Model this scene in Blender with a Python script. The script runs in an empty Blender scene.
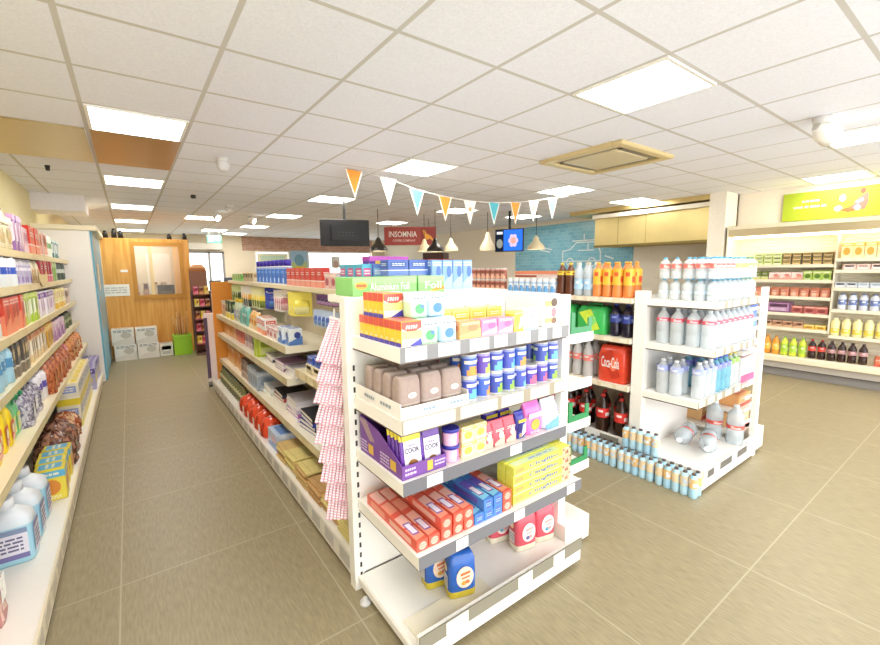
import bpy, math, random
from mathutils import Matrix, Vector
rnd = random.Random(7)
PI = math.pi
SC = bpy.context.scene
COL = SC.collection
ORD = ['first','second','third','fourth','fifth','sixth','seventh','eighth','ninth','tenth','eleventh','twelfth','thirteenth',
 'fourteenth','fifteenth','sixteenth','seventeenth','eighteenth','nineteenth','twentieth','twenty-first','twenty-second',
 'twenty-third','twenty-fourth','twenty-fifth','twenty-sixth','twenty-seventh','twenty-eighth','twenty-ninth','thirtieth']

# ------------------------------------------------------------------ materials
def lin(c):
    return tuple((x/12.92 if x <= .04045 else ((x+.055)/1.055)**2.4) for x in c)
def H(s):
    s = s.lstrip('#'); return tuple(int(s[i:i+2], 16)/255 for i in (0, 2, 4))

def base_mat(name):
    m = bpy.data.materials.new(name); m.use_nodes = True
    nt = m.node_tree; nt.nodes.clear()
    o = nt.nodes.new('ShaderNodeOutputMaterial')
    p = nt.nodes.new('ShaderNodeBsdfPrincipled')
    nt.links.new(p.outputs[0], o.inputs[0])
    return m, nt, p, o

def painted(name, rough, metallic=0., vary=.06, scale=30., bump=0.):
    """colour printed on the faces (attribute Col) with a faint procedural mottling"""
    m, nt, p, o = base_mat(name)
    at = nt.nodes.new('ShaderNodeAttribute'); at.attribute_name = 'Col'
    tc = nt.nodes.new('ShaderNodeTexCoord')
    nz = nt.nodes.new('ShaderNodeTexNoise'); nz.inputs['Scale'].default_value = scale
    nt.links.new(tc.outputs['Object'], nz.inputs['Vector'])
    mr = nt.nodes.new('ShaderNodeMapRange')
    mr.inputs['To Min'].default_value = 1-vary; mr.inputs['To Max'].default_value = 1+vary
    nt.links.new(nz.outputs['Fac'], mr.inputs['Value'])
    mx = nt.nodes.new('ShaderNodeVectorMath'); mx.operation = 'SCALE'
    nt.links.new(at.outputs['Color'], mx.inputs[0]); nt.links.new(mr.outputs[0], mx.inputs['Scale'])
    nt.links.new(mx.outputs[0], p.inputs['Base Color'])
    p.inputs['Roughness'].default_value = rough
    p.inputs['Metallic'].default_value = metallic
    if bump:
        b = nt.nodes.new('ShaderNodeBump'); b.inputs['Strength'].default_value = bump; b.inputs['Distance'].default_value = .003
        nt.links.new(nz.outputs['Fac'], b.inputs['Height']); nt.links.new(b.outputs[0], p.inputs['Normal'])
    return m

def clear(name, tint, through):
    """thin clear plastic or glass: part see-through, part milky, with a gloss"""
    m, nt, p, o = base_mat(name)
    at = nt.nodes.new('ShaderNodeAttribute'); at.attribute_name = 'Col'
    nt.links.new(at.outputs['Color'], p.inputs['Base Color'])
    p.inputs['Roughness'].default_value = .12
    tr = nt.nodes.new('ShaderNodeBsdfTransparent')
    lw = nt.nodes.new('ShaderNodeLayerWeight'); lw.inputs[0].default_value = .35      # thicker plastic towards the silhouette
    cm = nt.nodes.new('ShaderNodeMix'); cm.data_type = 'RGBA'
    cm.inputs[6].default_value = (*tint, 1); cm.inputs[7].default_value = (tint[0]*.66, tint[1]*.7, tint[2]*.73, 1)
    nt.links.new(lw.outputs['Facing'], cm.inputs[0]); nt.links.new(cm.outputs[2], tr.inputs[0])
    mx = nt.nodes.new('ShaderNodeMixShader'); mx.inputs[0].default_value = through
    nt.links.new(p.outputs[0], mx.inputs[1]); nt.links.new(tr.outputs[0], mx.inputs[2])
    nt.links.new(mx.outputs[0], o.inputs[0])
    return m

def glow(name, col, s):
    m, nt, p, o = base_mat(name)
    e = nt.nodes.new('ShaderNodeEmission'); e.inputs[0].default_value = (*col, 1); e.inputs[1].default_value = s
    nt.links.new(e.outputs[0], o.inputs[0]); return m

def grid_mat(name, tile, gx, gy, x0, y0, w, base, line, noise_scale, vary, rough, streak=(1, 1, 1)):
    m, nt, p, o = base_mat(name)
    tc = nt.nodes.new('ShaderNodeTexCoord')
    sp = nt.nodes.new('ShaderNodeSeparateXYZ'); nt.links.new(tc.outputs['Object'], sp.inputs[0])
    def mth(op, a, b=None):
        n = nt.nodes.new('ShaderNodeMath'); n.operation = op
        for i, v in enumerate((a, b)):
            if v is None: continue
            if isinstance(v, (int, float)): n.inputs[i].default_value = v
            else: nt.links.new(v, n.inputs[i])
        return n.outputs[0]
    def ln(s, g, off):
        q = mth('DIVIDE', mth('SUBTRACT', s, off), g)
        fr = mth('FRACT', mth('ADD', q, 100.5))
        return mth('LESS_THAN', mth('ABSOLUTE', mth('SUBTRACT', fr, .5)), w/2/g)
    msk = mth('MAXIMUM', ln(sp.outputs[0], gx, x0), ln(sp.outputs[1], gy, y0))
    mp = nt.nodes.new('ShaderNodeMapping'); mp.inputs['Scale'].default_value = streak
    nt.links.new(tc.outputs['Object'], mp.inputs[0])
    nz = nt.nodes.new('ShaderNodeTexNoise'); nz.inputs['Scale'].default_value = noise_scale; nz.inputs['Detail'].default_value = 4
    nt.links.new(mp.outputs[0], nz.inputs['Vector'])
    mr = nt.nodes.new('ShaderNodeMapRange'); mr.inputs['From Min'].default_value = .3; mr.inputs['From Max'].default_value = .7
    mr.inputs['To Min'].default_value = 1-vary; mr.inputs['To Max'].default_value = 1+vary
    nt.links.new(nz.outputs['Fac'], mr.inputs['Value'])
    sc = nt.nodes.new('ShaderNodeVectorMath'); sc.operation = 'SCALE'; sc.inputs[0].default_value = lin(base)
    nt.links.new(mr.outputs[0], sc.inputs['Scale'])
    mx = nt.nodes.new('ShaderNodeMix'); mx.data_type = 'RGBA'
    nt.links.new(msk, mx.inputs[0]); nt.links.new(sc.outputs[0], mx.inputs[6]); mx.inputs[7].default_value = (*lin(line), 1)
    nt.links.new(mx.outputs[2], p.inputs['Base Color'])
    p.inputs['Roughness'].default_value = rough
    return m

def brick_mat():
    m, nt, p, o = base_mat('brickwork')
    tc = nt.nodes.new('ShaderNodeTexCoord'); mp = nt.nodes.new('ShaderNodeMapping')
    mp.inputs['Rotation'].default_value = (PI/2, 0, 0)
    nt.links.new(tc.outputs['Object'], mp.inputs[0])
    b = nt.nodes.new('ShaderNodeTexBrick'); b.inputs['Scale'].default_value = 4.5
    b.inputs['Color1'].default_value = (*lin(H('c8a08c')), 1); b.inputs['Color2'].default_value = (*lin(H('ae8270')), 1)
    b.inputs['Mortar'].default_value = (*lin(H('cbb5a4')), 1)
    nt.links.new(mp.outputs[0], b.inputs[0]); nt.links.new(b.outputs[0], p.inputs['Base Color'])
    p.inputs['Roughness'].default_value = .9
    return m

def tile_wall_mat():
    m, nt, p, o = base_mat('blue_tiles')
    tc = nt.nodes.new('ShaderNodeTexCoord'); mp = nt.nodes.new('ShaderNodeMapping')
    mp.inputs['Rotation'].default_value = (0, PI/2, PI/2)
    nt.links.new(tc.outputs['Object'], mp.inputs[0])
    sp = nt.nodes.new('ShaderNodeSeparateXYZ'); nt.links.new(tc.outputs['Object'], sp.inputs[0])
    cb = nt.nodes.new('ShaderNodeCombineXYZ'); nt.links.new(sp.outputs[1], cb.inputs[0]); nt.links.new(sp.outputs[2], cb.inputs[1])
    b = nt.nodes.new('ShaderNodeTexBrick'); b.inputs['Scale'].default_value = 3.2
    b.inputs['Color1'].default_value = (*lin(H('86c0d2')), 1); b.inputs['Color2'].default_value = (*lin(H('6fb0c8')), 1)
    b.inputs['Mortar'].default_value = (*lin(H('9fcdda')), 1); b.inputs['Mortar Size'].default_value = .012
    nt.links.new(cb.outputs[0], b.inputs[0]); nt.links.new(b.outputs[0], p.inputs['Base Color'])
    p.inputs['Roughness'].default_value = .25
    return m

def wood_mat():
    m, nt, p, o = base_mat('orange_ply')
    tc = nt.nodes.new('ShaderNodeTexCoord'); mp = nt.nodes.new('ShaderNodeMapping'); mp.inputs['Scale'].default_value = (14, 14, .9)
    nt.links.new(tc.outputs['Object'], mp.inputs[0])
    nz = nt.nodes.new('ShaderNodeTexNoise'); nz.inputs['Scale'].default_value = 1.6; nz.inputs['Detail'].default_value = 5
    nt.links.new(mp.outputs[0], nz.inputs[0])
    cr = nt.nodes.new('ShaderNodeValToRGB')
    cr.color_ramp.elements[0].color = (*lin(H('cf8a2c')), 1); cr.color_ramp.elements[1].color = (*lin(H('edb35c')), 1)
    cr.color_ramp.elements[0].position = .3; cr.color_ramp.elements[1].position = .7
    nt.links.new(nz.outputs[0], cr.inputs[0]); nt.links.new(cr.outputs[0], p.inputs['Base Color'])
    p.inputs['Roughness'].default_value = .45
    return m

def slat_back_mat():
    m, nt, p, o = base_mat('ribbed_back')
    p.inputs['Base Color'].default_value = (*lin(H('f3ead2')), 1); p.inputs['Roughness'].default_value = .5
    tc = nt.nodes.new('ShaderNodeTexCoord'); wv = nt.nodes.new('ShaderNodeTexWave'); wv.bands_direction = 'Z'
    wv.inputs['Scale'].default_value = 7
    nt.links.new(tc.outputs['Object'], wv.inputs[0])
    b = nt.nodes.new('ShaderNodeBump'); b.inputs['Strength'].default_value = .5; b.inputs['Distance'].default_value = .01
    nt.links.new(wv.outputs['Fac'], b.inputs['Height']); nt.links.new(b.outputs[0], p.inputs['Normal'])
    return m

MT = {
 'gloss': painted('glossy_print', .28), 'card': painted('printed_card', .55), 'matte': painted('matte_paint', .85, bump=.1),
 'enamel': painted('white_enamel', .4, vary=.02), 'plastic': painted('coloured_plastic', .3, vary=.03),
 'paper': painted('paper_bag', .8, vary=.12, scale=60, bump=.5), 'film': painted('wrapping_film', .18, vary=.15, scale=45, bump=.6),
 'metal': painted('brushed_metal', .3, metallic=.75, vary=.05, scale=8), 'steel': painted('tin_metal', .25, metallic=.9),
 'water': clear('clear_water_bottle', (.97, .99, 1.), .5), 'drink': clear('tinted_drink_bottle', (.55, .4, .3), .12),
 'wrap': clear('shrink_wrap', (.95, .97, 1), .6), 'glass': clear('window_glass', (.97, .99, .98), .9),
 'lamp': glow('lamp_diffuser', (1., .965, .9), 9.0), 'warm_lamp': glow('warm_strip_lamp', (1., .86, .6), 9.0),
 'screen': None, 'brick': brick_mat(), 'tiles': tile_wall_mat(), 'wood': wood_mat(), 'ribbed': slat_back_mat(),
}
def screen_mat():
    m, nt, p, o = base_mat('lit_screen')
    at = nt.nodes.new('ShaderNodeAttribute'); at.attribute_name = 'Col'
    e = nt.nodes.new('ShaderNodeEmission'); e.inputs[1].default_value = .7
    nt.links.new(at.outputs['Color'], e.inputs[0]); nt.links.new(e.outputs[0], o.inputs[0]); return m
MT['screen'] = screen_mat()
MT['floor'] = grid_mat('floor_tiles', .85, .845, .885, -.155, .66, .007, H('96896a'), H('ada285'), 9., .16, .4, (12, 1.6, 1))
MT['ceil'] = grid_mat('ceiling_tiles', .6, .602, .6, -.152, 1.135, .024, H('eef0fa'), H('cbc8c4'), 90., .05, .9)

# ------------------------------------------------------------------ mesh builder
TXT = {}
def text_geo(s):
    if s not in TXT:
        cu = bpy.data.curves.new('t', 'FONT'); cu.body = s; cu.align_x = 'CENTER'; cu.align_y = 'CENTER'; cu.size = 1; cu.resolution_u = 2; cu.offset = .014
        o = bpy.data.objects.new('t', cu); COL.objects.link(o)
        dg = bpy.context.evaluated_depsgraph_get()
        me = bpy.data.meshes.new_from_object(o.evaluated_get(dg))
        vs = [tuple(v.co[:2]) for v in me.vertices]; fs = [list(p.vertices) for p in me.polygons]
        bpy.data.objects.remove(o); bpy.data.curves.remove(cu); bpy.data.meshes.remove(me)
        xs = [v[0] for v in vs]; ys = [v[1] for v in vs]
        w = max(xs)-min(xs); h = max(ys)-min(ys); cx = (max(xs)+min(xs))/2; cy = (max(ys)+min(ys))/2
        TXT[s] = ([((x-cx)/w, (y-cy)/h) for x, y in vs], fs)
    return TXT[s]

class B:
    def __init__(s): s.v = []; s.f = []; s.c = []; s.s = []
    def face(s, pts, col, sm=False):
        n = len(s.v); s.v += [tuple(p) for p in pts]; s.f.append(list(range(n, n+len(pts)))); s.c.append(col); s.s.append(sm)
    def idx(s, ids, col, sm=False): s.f.append(ids); s.c.append(col); s.s.append(sm)
    def box(s, x0, y0, z0, x1, y1, z1, col, fc={}, ch=0.):
        x0, x1 = sorted((x0, x1)); y0, y1 = sorted((y0, y1)); z0, z1 = sorted((z0, z1))
        n = len(s.v)
        if ch <= 0:
            s.v += [(x, y, z) for z in (z0, z1) for y in (y0, y1) for x in (x0, x1)]
            for k, q in (('-z', (0, 2, 3, 1)), ('+z', (4, 5, 7, 6)), ('-y', (0, 1, 5, 4)), ('+y', (2, 6, 7, 3)), ('-x', (0, 4, 6, 2)), ('+x', (1, 3, 7, 5))):
                s.idx([n+i for i in q], fc.get(k, col))
            return s
        X = (x0, x1); Y = (y0, y1); Z = (z0, z1); c = ch; I = {}
        for a in (0, 1):
            for b in (0, 1):
                for d in (0, 1):
                    sx, sy, sz = (c, -c)[a], (c, -c)[b], (c, -c)[d]
                    for ax, p in enumerate(((X[a], Y[b]+sy, Z[d]+sz), (X[a]+sx, Y[b], Z[d]+sz), (X[a]+sx, Y[b]+sy, Z[d]))):
                        I[(a, b, d, ax)] = len(s.v); s.v.append(p)
        def g(k): return fc.get(k, col)
        for a, k in ((0, '-x'), (1, '+x')):
            q = [I[(a, 0, 0, 0)], I[(a, 1, 0, 0)], I[(a, 1, 1, 0)], I[(a, 0, 1, 0)]]; s.idx(q if a else q[::-1], g(k))
        for b, k in ((0, '-y'), (1, '+y')):
            q = [I[(0, b, 0, 1)], I[(1, b, 0, 1)], I[(1, b, 1, 1)], I[(0, b, 1, 1)]]; s.idx(q if not b else q[::-1], g(k))
        for d, k in ((0, '-z'), (1, '+z')):
            q = [I[(0, 0, d, 2)], I[(1, 0, d, 2)], I[(1, 1, d, 2)], I[(0, 1, d, 2)]]; s.idx(q if d else q[::-1], g(k))
        for a in (0, 1):
            for b in (0, 1): s.idx([I[(a, b, 0, 0)], I[(a, b, 0, 1)], I[(a, b, 1, 1)], I[(a, b, 1, 0)]], col)
            for d in (0, 1): s.idx([I[(a, 0, d, 0)], I[(a, 0, d, 2)], I[(a, 1, d, 2)], I[(a, 1, d, 0)]], col)
        for b in (0, 1):
            for d in (0, 1): s.idx([I[(0, b, d, 1)], I[(0, b, d, 2)], I[(1, b, d, 2)], I[(1, b, d, 1)]], col)
        for a in (0, 1):
            for b in (0, 1):
                for d in (0, 1): s.idx([I[(a, b, d, 0)], I[(a, b, d, 1)], I[(a, b, d, 2)]], col)
        return s
    def loft(s, secs, n=16, cx=0, cy=0, caps=True, sm=True, axis=None):
        """secs: (z, rx, ry, power, colour or f(segment))"""
        rings = []
        for z, rx, ry, p, c in secs:
            r = []
            for i in range(n):
                t = 2*PI*(i+.5)/n - PI/2
                ct, st = math.cos(t), math.sin(t)
                x = cx+rx*math.copysign(abs(ct)**(2/p), ct); y = cy+ry*math.copysign(abs(st)**(2/p), st)
                r.append(len(s.v)); s.v.append((x, y, z))
            rings.append(r)
        for k in range(len(secs)-1):
            c = secs[k][4]
            for i in range(n):
                j = (i+1) % n
                s.idx([rings[k][i], rings[k][j], rings[k+1][j], rings[k+1][i]], c(i) if callable(c) else c, sm)
        if caps:
            c0 = secs[0][4]; c1 = secs[-1][4]
            s.idx(rings[0][::-1], c0(0) if callable(c0) else c0); s.idx(rings[-1], c1(0) if callable(c1) else c1)
        return s
    def tube(s, pts, r, col, n=8):
        P = [Vector(p) for p in pts]; rings = []
        for i, p in enumerate(P):
            d = (P[min(i+1, len(P)-1)]-P[max(i-1, 0)]).normalized()
            u = d.orthogonal().normalized(); w = d.cross(u)
            ring = []
            for k in range(n):
                a = 2*PI*k/n; ring.append(len(s.v)); s.v.append(tuple(p+u*math.cos(a)*r+w*math.sin(a)*r))
            rings.append(ring)
        for i in range(len(P)-1):
            best = min(range(n), key=lambda o: (Vector(s.v[rings[i+1][o]])-Vector(s.v[rings[i][0]])).length)
            c = col(i) if callable(col) else col
            for k in range(n):
                s.idx([rings[i][k], rings[i][(k+1) % n], rings[i+1][(k+1+best) % n], rings[i+1][(k+best) % n]], c, True)
        c = col(0) if callable(col) else col
        s.idx(rings[0][::-1], c); s.idx(rings[-1], c)
        return s
    # flat print on a side of a box of size D=(w,d,h) standing on z=0, front facing -y; u,v in 0..1
    def P(s, side, D, u, v, e):
        w, d, h = D
        if side == 'f': return ((u-.5)*w, -d/2-e, v*h)
        if side == 'b': return ((.5-u)*w, d/2+e, v*h)
        if side == 'l': return (-w/2-e, (.5-u)*d, v*h)
        if side == 'r': return (w/2+e, (u-.5)*d, v*h)
        return ((u-.5)*w, (v-.5)*d, h+e)
    def rect(s, side, D, u0, v0, u1, v1, col, e=.0007):
        s.face([s.P(side, D, u, v, e) for u, v in ((u0, v0), (u1, v0), (u1, v1), (u0, v1))], col)
    def poly(s, side, D, uv, col, e=.0008): s.face([s.P(side, D, u, v, e) for u, v in uv], col)
    def ell(s, side, D, u, v, ru, rv, col, e=.0011, n=14):
        s.face([s.P(side, D, u+ru*math.cos(2*PI*i/n), v+rv*math.sin(2*PI*i/n), e) for i in range(n)], col)
    def text(s, side, D, u, v, wu, hv, st, col, e=.0014):
        vs, fs = text_geo(st); n = len(s.v)
        s.v += [s.P(side, D, u+x*wu, v+y*hv, e) for x, y in vs]
        for f in fs: s.idx([n+i for i in f], col)
    def lines(s, side, D, u0, v0, u1, v1, rows, col, r=None, e=.0012):
        """small print too fine to read: rows of short bars"""
        r = r or rnd; dv = (v1-v0)/rows
        for k in range(rows):
            u = u0
            while u < u1-.02:
                L = min(u1-u, (u1-u0)*(.12+.2*r.random()))
                s.rect(side, D, u, v1-dv*(k+.75), u+L, v1-dv*(k+.25), col, e); u += L+(u1-u0)*.05
    def mesh(s, name, mat):
        me = bpy.data.meshes.new(name); me.from_pydata(s.v, [], s.f); me.update()
        at = me.color_attributes.new('Col', 'FLOAT_COLOR', 'CORNER')
        buf = []
        for f, c in zip(s.f, s.c):
            q = (*lin(c), 1.); buf += list(q)*len(f)
        at.data.foreach_set('color', buf)
        me.polygons.foreach_set('use_smooth', s.s)
        me.materials.append(MT[mat]); return me

def put(name, mesh, loc=(0, 0, 0), rz=0, parent=None, label=None, cat=None, group=None, kind=None, rot=None):
    o = bpy.data.objects.new(name, mesh); COL.objects.link(o)
    o.location = loc; o.rotation_euler = rot or (0, 0, rz)
    if parent: o.parent = parent
    if label:
        if not 3 < len(label.split()) <= 16: print('LABELWORDS', len(label.split()), label)
        o['label'] = label
    if cat: o['category'] = cat
    if group: o['group'] = group
    if kind: o['kind'] = kind
    return o

# a prototype is (name, mesh or None, [children prototypes with the same shape])
def proto(name, b, mat, kids=()): return (name, b.mesh(name, mat) if b else None, list(kids))
def part(name, b, mat, label=None): return (name, b.mesh(name, mat), [], label)
def inst(pr, loc, rz=0, label=None, cat=None, group=None, rot=None, kind=None):
    def go(q, par):
        o = put(q[0], q[1], parent=par)
        if len(q) > 3 and q[3]: o['label'] = q[3]
        for c in q[2]: go(c, o)
        return o
    root = put(pr[0], pr[1], loc, rz, None, label, cat, group, kind, rot)
    for c in pr[2]: go(c, root)
    return root
def thing(name, label, cat, loc=(0, 0, 0), rz=0, group=None, rot=None): return put(name, None, loc, rz, None, label, cat, group, None, rot)
def add(parent, name, b, mat, label=None):
    o = put(name, b.mesh(name, mat), parent=parent)
    if label: o['label'] = label
    return o
def struct(name, b, mat, kind='structure'): return put(name, b.mesh(name, mat), kind=kind)

W_ = H('f6f2ea'); CREAM = H('f1e6c8'); GREY = H('9c9a9c'); LG = H('d9d6d2'); BLK = H('26231f')

# ------------------------------------------------------------------ the room
CZ = 2.55; XR = 7.95; XL = -.95; YF = 14.5; YB = -1.0
struct('floor', B().box(XL-.1, YB-1.5, -.1, XR+.1, YF+.1, 0, W_), 'floor')
struct('ceiling', B().box(XL-.1, YB, CZ, XR+.1, YF+.1, CZ+.1, W_), 'ceil')
struct('wall_left', B().box(XL-.1, YB, 0, XL, YF, CZ, H('efe3b4')), 'matte')
struct('wall_right', B().box(XR, YB, 0, XR+.1, YF, CZ, H('efe6d2')), 'matte')
b = B(); WC = H('ece0c8')
b.box(XL, YF, 0, 1.3, YF+.1, CZ, WC); b.box(1.3, YF, 2.08, 2.42, YF+.1, CZ, WC); b.box(2.42, YF, 0, 2.95, YF+.1, CZ, WC)
b.box(2.95, YF, 0, 7.45, YF+.1, .5, WC); b.box(4.4, YF, .5, 5.0, YF+.1, 2.12, WC); b.box(2.95, YF, .5, 3.3, YF+.1, 2.12, WC); b.box(7.45, YF, 0, XR+.1, YF+.1, CZ, WC)
struct('wall_back', b, 'matte')
struct('trim_1', B().box(2.95, YF-.02, 2.12, 7.45, YF+.1, CZ, W_), 'brick')
# shop front openings in the far wall
b = B(); FR = H('8b8680')
for x in (1.3, 1.98, 2.36): b.box(x, YF-.02, 0, x+.06, YF+.06, 2.08, FR)
b.box(1.3, YF-.02, 2.02, 2.42, YF+.06, 2.08, FR)
d = struct('door_1', b, 'metal')
add(d, 'pane', B().box(1.36, YF+.02, .02, 2.36, YF+.03, 2.02, W_), 'glass')
for n, (x0, x1) in enumerate(((3.3, 4.4), (5.0, 7.4))):
    b = B()
    for x in (x0, x1-.05): b.box(x, YF-.01, .5, x+.05, YF+.06, 2.12, W_)
    b.box(x0+.05, YF-.01, 2.07, x1-.05, YF+.06, 2.12, W_); b.box(x0+.05, YF-.01, .5, x1-.05, YF+.06, .55, W_)
    w = struct('window_%d' % (n+1), b, 'enamel')
    add(w, 'pane', B().box(x0+.05, YF+.02, .55, x1-.05, YF+.03, 2.07, W_), 'glass')
# polished panels let into the ceiling over the left aisle, bulkheads
GOLD = H('cdb67c'); BRONZE = H('b98f4c')
b = B(); b.box(XL, 4.147, CZ-.008, -.17, 5.323, CZ, GOLD); struct('trim_2', b, 'metal')
b = B(); b.box(-.14, 4.147, CZ-.008, .438, 5.323, CZ, BRONZE); struct('trim_3', b, 'metal')
struct('trim_4', B().box(XL, 7.7, 2.33, -.4, 8.3, CZ, H('ece8ea')), 'matte')
struct('trim_5', B().box(7.02, 2.825, 2.47, XR-.002, 5.3, CZ-.002, H('d9c286')), 'metal')
struct('wall_column', B().box(7.0, 2.6, 0, 7.4, 2.82, CZ, H('f4ecdc')), 'matte')
struct('wall_chiller', B().box(7.45, YB, 0, XR-.001, 2.6, CZ, H('efe6d6')), 'matte')
# blue tiled kitchen wall with a chalky white sketch
t = struct('trim_6', B().box(XR-.02, 4.5, 1.2, XR-.001, 7.6, 2.46, W_), 'tiles')
b = B(); SK = H('dfe9ea')
def stroke(y0, z0, y1, z1, t=.012):
    d = Vector((y1-y0, z1-z0)).normalized()*t; n = Vector((-d.y, d.x))
    b.face([(XR-.0212, y, z) for y, z in ((y0+n.x, z0+n.y), (y1+n.x, z1+n.y), (y1-n.x, z1-n.y), (y0-n.x, z0-n.y))], SK)
van = [(5.2, 1.62), (6.15, 1.62), (6.15, 1.85), (5.95, 1.88), (5.8, 2.02), (5.3, 2.02), (5.2, 1.8), (5.2, 1.62)]
for (a, c) in zip(van, van[1:]): stroke(*a, *c)
for q in ((5.35, 1.85, 5.75, 1.85), (5.5, 1.85, 5.5, 2.0), (5.1, 2.06, 5.9, 2.06), (5.6, 2.06, 5.6, 2.2), (6.45, 1.9, 6.75, 1.96), (6.5, 1.84, 6.8, 1.9), (4.9, 1.66, 5.1, 1.72)): stroke(*q)
for cy in (5.4, 5.95):
    for i in range(10): stroke(cy+.09*math.cos(i*PI/5), 1.6+.09*math.sin(i*PI/5), cy+.09*math.cos((i+1)*PI/5), 1.6+.09*math.sin((i+1)*PI/5))
add(t, 'sketch_drawing', b, 'matte', 'chalk white sketch on the blue tiles')

# ------------------------------------------------------------------ ceiling fittings
def light(k_x, y, label):
    b = B(); x0, x1, y0, y1 = k_x+.014, k_x+.588, y+.014, y+.586; z = CZ-.004
    fr = H('f2efe8'); t = .02
    b.box(x0, y0, z-.006, x1, y0+t, CZ, fr); b.box(x0, y1-t, z-.006, x1, y1, CZ, fr)
    b.box(x0, y0+t, z-.006, x0+t, y1-t, CZ, fr); b.box(x1-t, y0+t, z-.006, x1, y1-t, CZ, fr)
    cx, cy = (x0+x1)/2, (y0+y1)/2
    L = thing('ceiling_light', label, 'ceiling light', (cx, cy, CZ-.012), 0, 'square ceiling light panels')
    def sh(b):
        b.v = [(x-cx, y-cy, z-CZ+.012) for x, y, z in b.v]; return b
    add(L, 'frame', sh(b), 'enamel')
    add(L, 'diffuser', sh(B().box(x0+t, y0+t, CZ-.008, x1-t, y1-t, CZ-.003, W_)), 'lamp')
GX = lambda k: -.152+.602*k
for k, row, ms in ((0, 'row over the left aisle', (0, 4, 8, 12, 16, 20)), (4, 'row over the middle aisle', (0, 4, 8, 12, 16, 20)),
                   (8, 'row over the drinks stand', (-1, 4, 8, 12)), (12, 'row beside the chilled cabinet', (0, 4, 8))):
    for n, m in enumerate(ms):
        x = GX(k) if k < 12 else (6.75 if m == 0 else 6.42)
        light(x, 1.135+.6*m, 'glowing square ceiling light, %s from the front in the %s' % (ORD[n], row))
light(.97, 9.4, 'glowing square ceiling light standing out between the left and middle rows')
light(1.6, 12.2, 'farthest glowing ceiling light near the entrance door')

def dome(x, y, label, r=.06, nm='smoke_detector'):
    b = B().loft([(0, r*.8, r*.8, 2, W_), (-.03, r*.8, r*.8, 2, W_), (-.035, r, r, 2, W_), (-.09, r*.85, r*.85, 2, LG), (-.12, r*.45, r*.45, 2, LG)][::-1], 16)
    put(nm, b.mesh(nm, 'plastic'), (x, y, CZ), 0, None, label, 'ceiling sensor')
dome(.8, 4.5, 'white dome sensor on the ceiling beside the nearer bronze panel')
dome(1.4, 7.63, 'white dome sensor on the ceiling further back over the left aisle')
b = B().loft([(-.05, .02, .02, 2, BLK), (-.03, .035, .035, 2, BLK), (0, .03, .03, 2, LG)], 12)
put('sprinkler', b.mesh('sprinkler', 'plastic'), (.82, 6.9, CZ), 0, None, 'small dark sprinkler head on the ceiling over the left aisle', 'sprinkler')
b = B().loft([(-.05, .015, .015, 2, BLK), (0, .022, .022, 2, BLK)], 10)
put('sprinkler', b.mesh('sprinkler', 'plastic'), (-.55, 5.75, CZ), 0, None, 'tiny dark sprinkler head behind the pale gold ceiling panel', 'sprinkler')
# track spotlights
def spot(x, y, rz, label, s=1.):
    L = thing('spotlight', label, 'spotlight', (x, y, CZ), rz)
    add(L, 'mount', B().loft([(-.05*s, .05*s, .05*s, 2, LG), (0, .06*s, .06*s, 2, LG)], 14), 'plastic')
    q = Matrix.Translation((0, 0, -.09*s)) @ Matrix.Rotation(math.radians(62), 4, 'Y')
    b = B().loft([(-.1*s, .075*s, .075*s, 2, W_), (-.02*s, .07*s, .07*s, 2, W_), (.05*s, .03*s, .03*s, 2, LG)], 18)
    b.v = [tuple(q @ Vector(v)) for v in b.v]; add(L, 'lamp_shade', b, 'plastic')
    b = B().loft([(-.104*s, .066*s, .066*s, 2, W_), (-.1005*s, .068*s, .068*s, 2, W_)], 18)
    b.v = [tuple(q @ Vector(v)) for v in b.v]; add(L, 'bulb_face', b, 'lamp')
spot(4.1, .95, 2.6, 'white cone spotlight tilted toward the chilled cabinet')
spot(1.35, 8.7, 2.2, 'small white spotlight beyond the left aisle lights', .8)
spot(2.0, 8.9, 2.4, 'small white spotlight left of the hanging black television', .8)
# cassette air conditioner
X0, Y0, X1, Y1 = 3.37, 2.05, 4.28, 2.94; cx, cy = (X0+X1)/2, (Y0+Y1)/2
A = thing('ceiling_cassette', 'cream square air conditioning cassette in the ceiling over the drinks aisle', 'air conditioner', (cx, cy, CZ))
b = B(); TAN = H('d8c38f'); hw, hd = .45, .445
b.box(-hw, -hd, -.035, hw, -hd+.09, 0, TAN, ch=.012); b.box(-hw, hd-.09, -.035, hw, hd, 0, TAN, ch=.012)
b.box(-hw, -hd+.09, -.035, -hw+.09, hd-.09, 0, TAN); b.box(hw-.09, -hd+.09, -.035, hw, hd-.09, 0, TAN)
add(A, 'frame', b, 'plastic')
add(A, 'grille', B().box(-.28, -.28, -.03, .28, .28, -.012, H('d9cba4'), ch=.008), 'plastic')
for (x, y, w, h) in ((0, .315, .5, .05), (0, -.315, .5, .05), (.315, 0, .05, .5), (-.315, 0, .05, .5)):
    add(A, 'louvre', B().box(x-w/2, y-h/2, -.025, x+w/2, y+h/2, -.012, H('7d715a')), 'plastic')
b = B().box(-.4, -.4, -.012, .4, .4, -.003, H('8b8068')); add(A, 'inner_tray', b, 'plastic')

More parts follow.
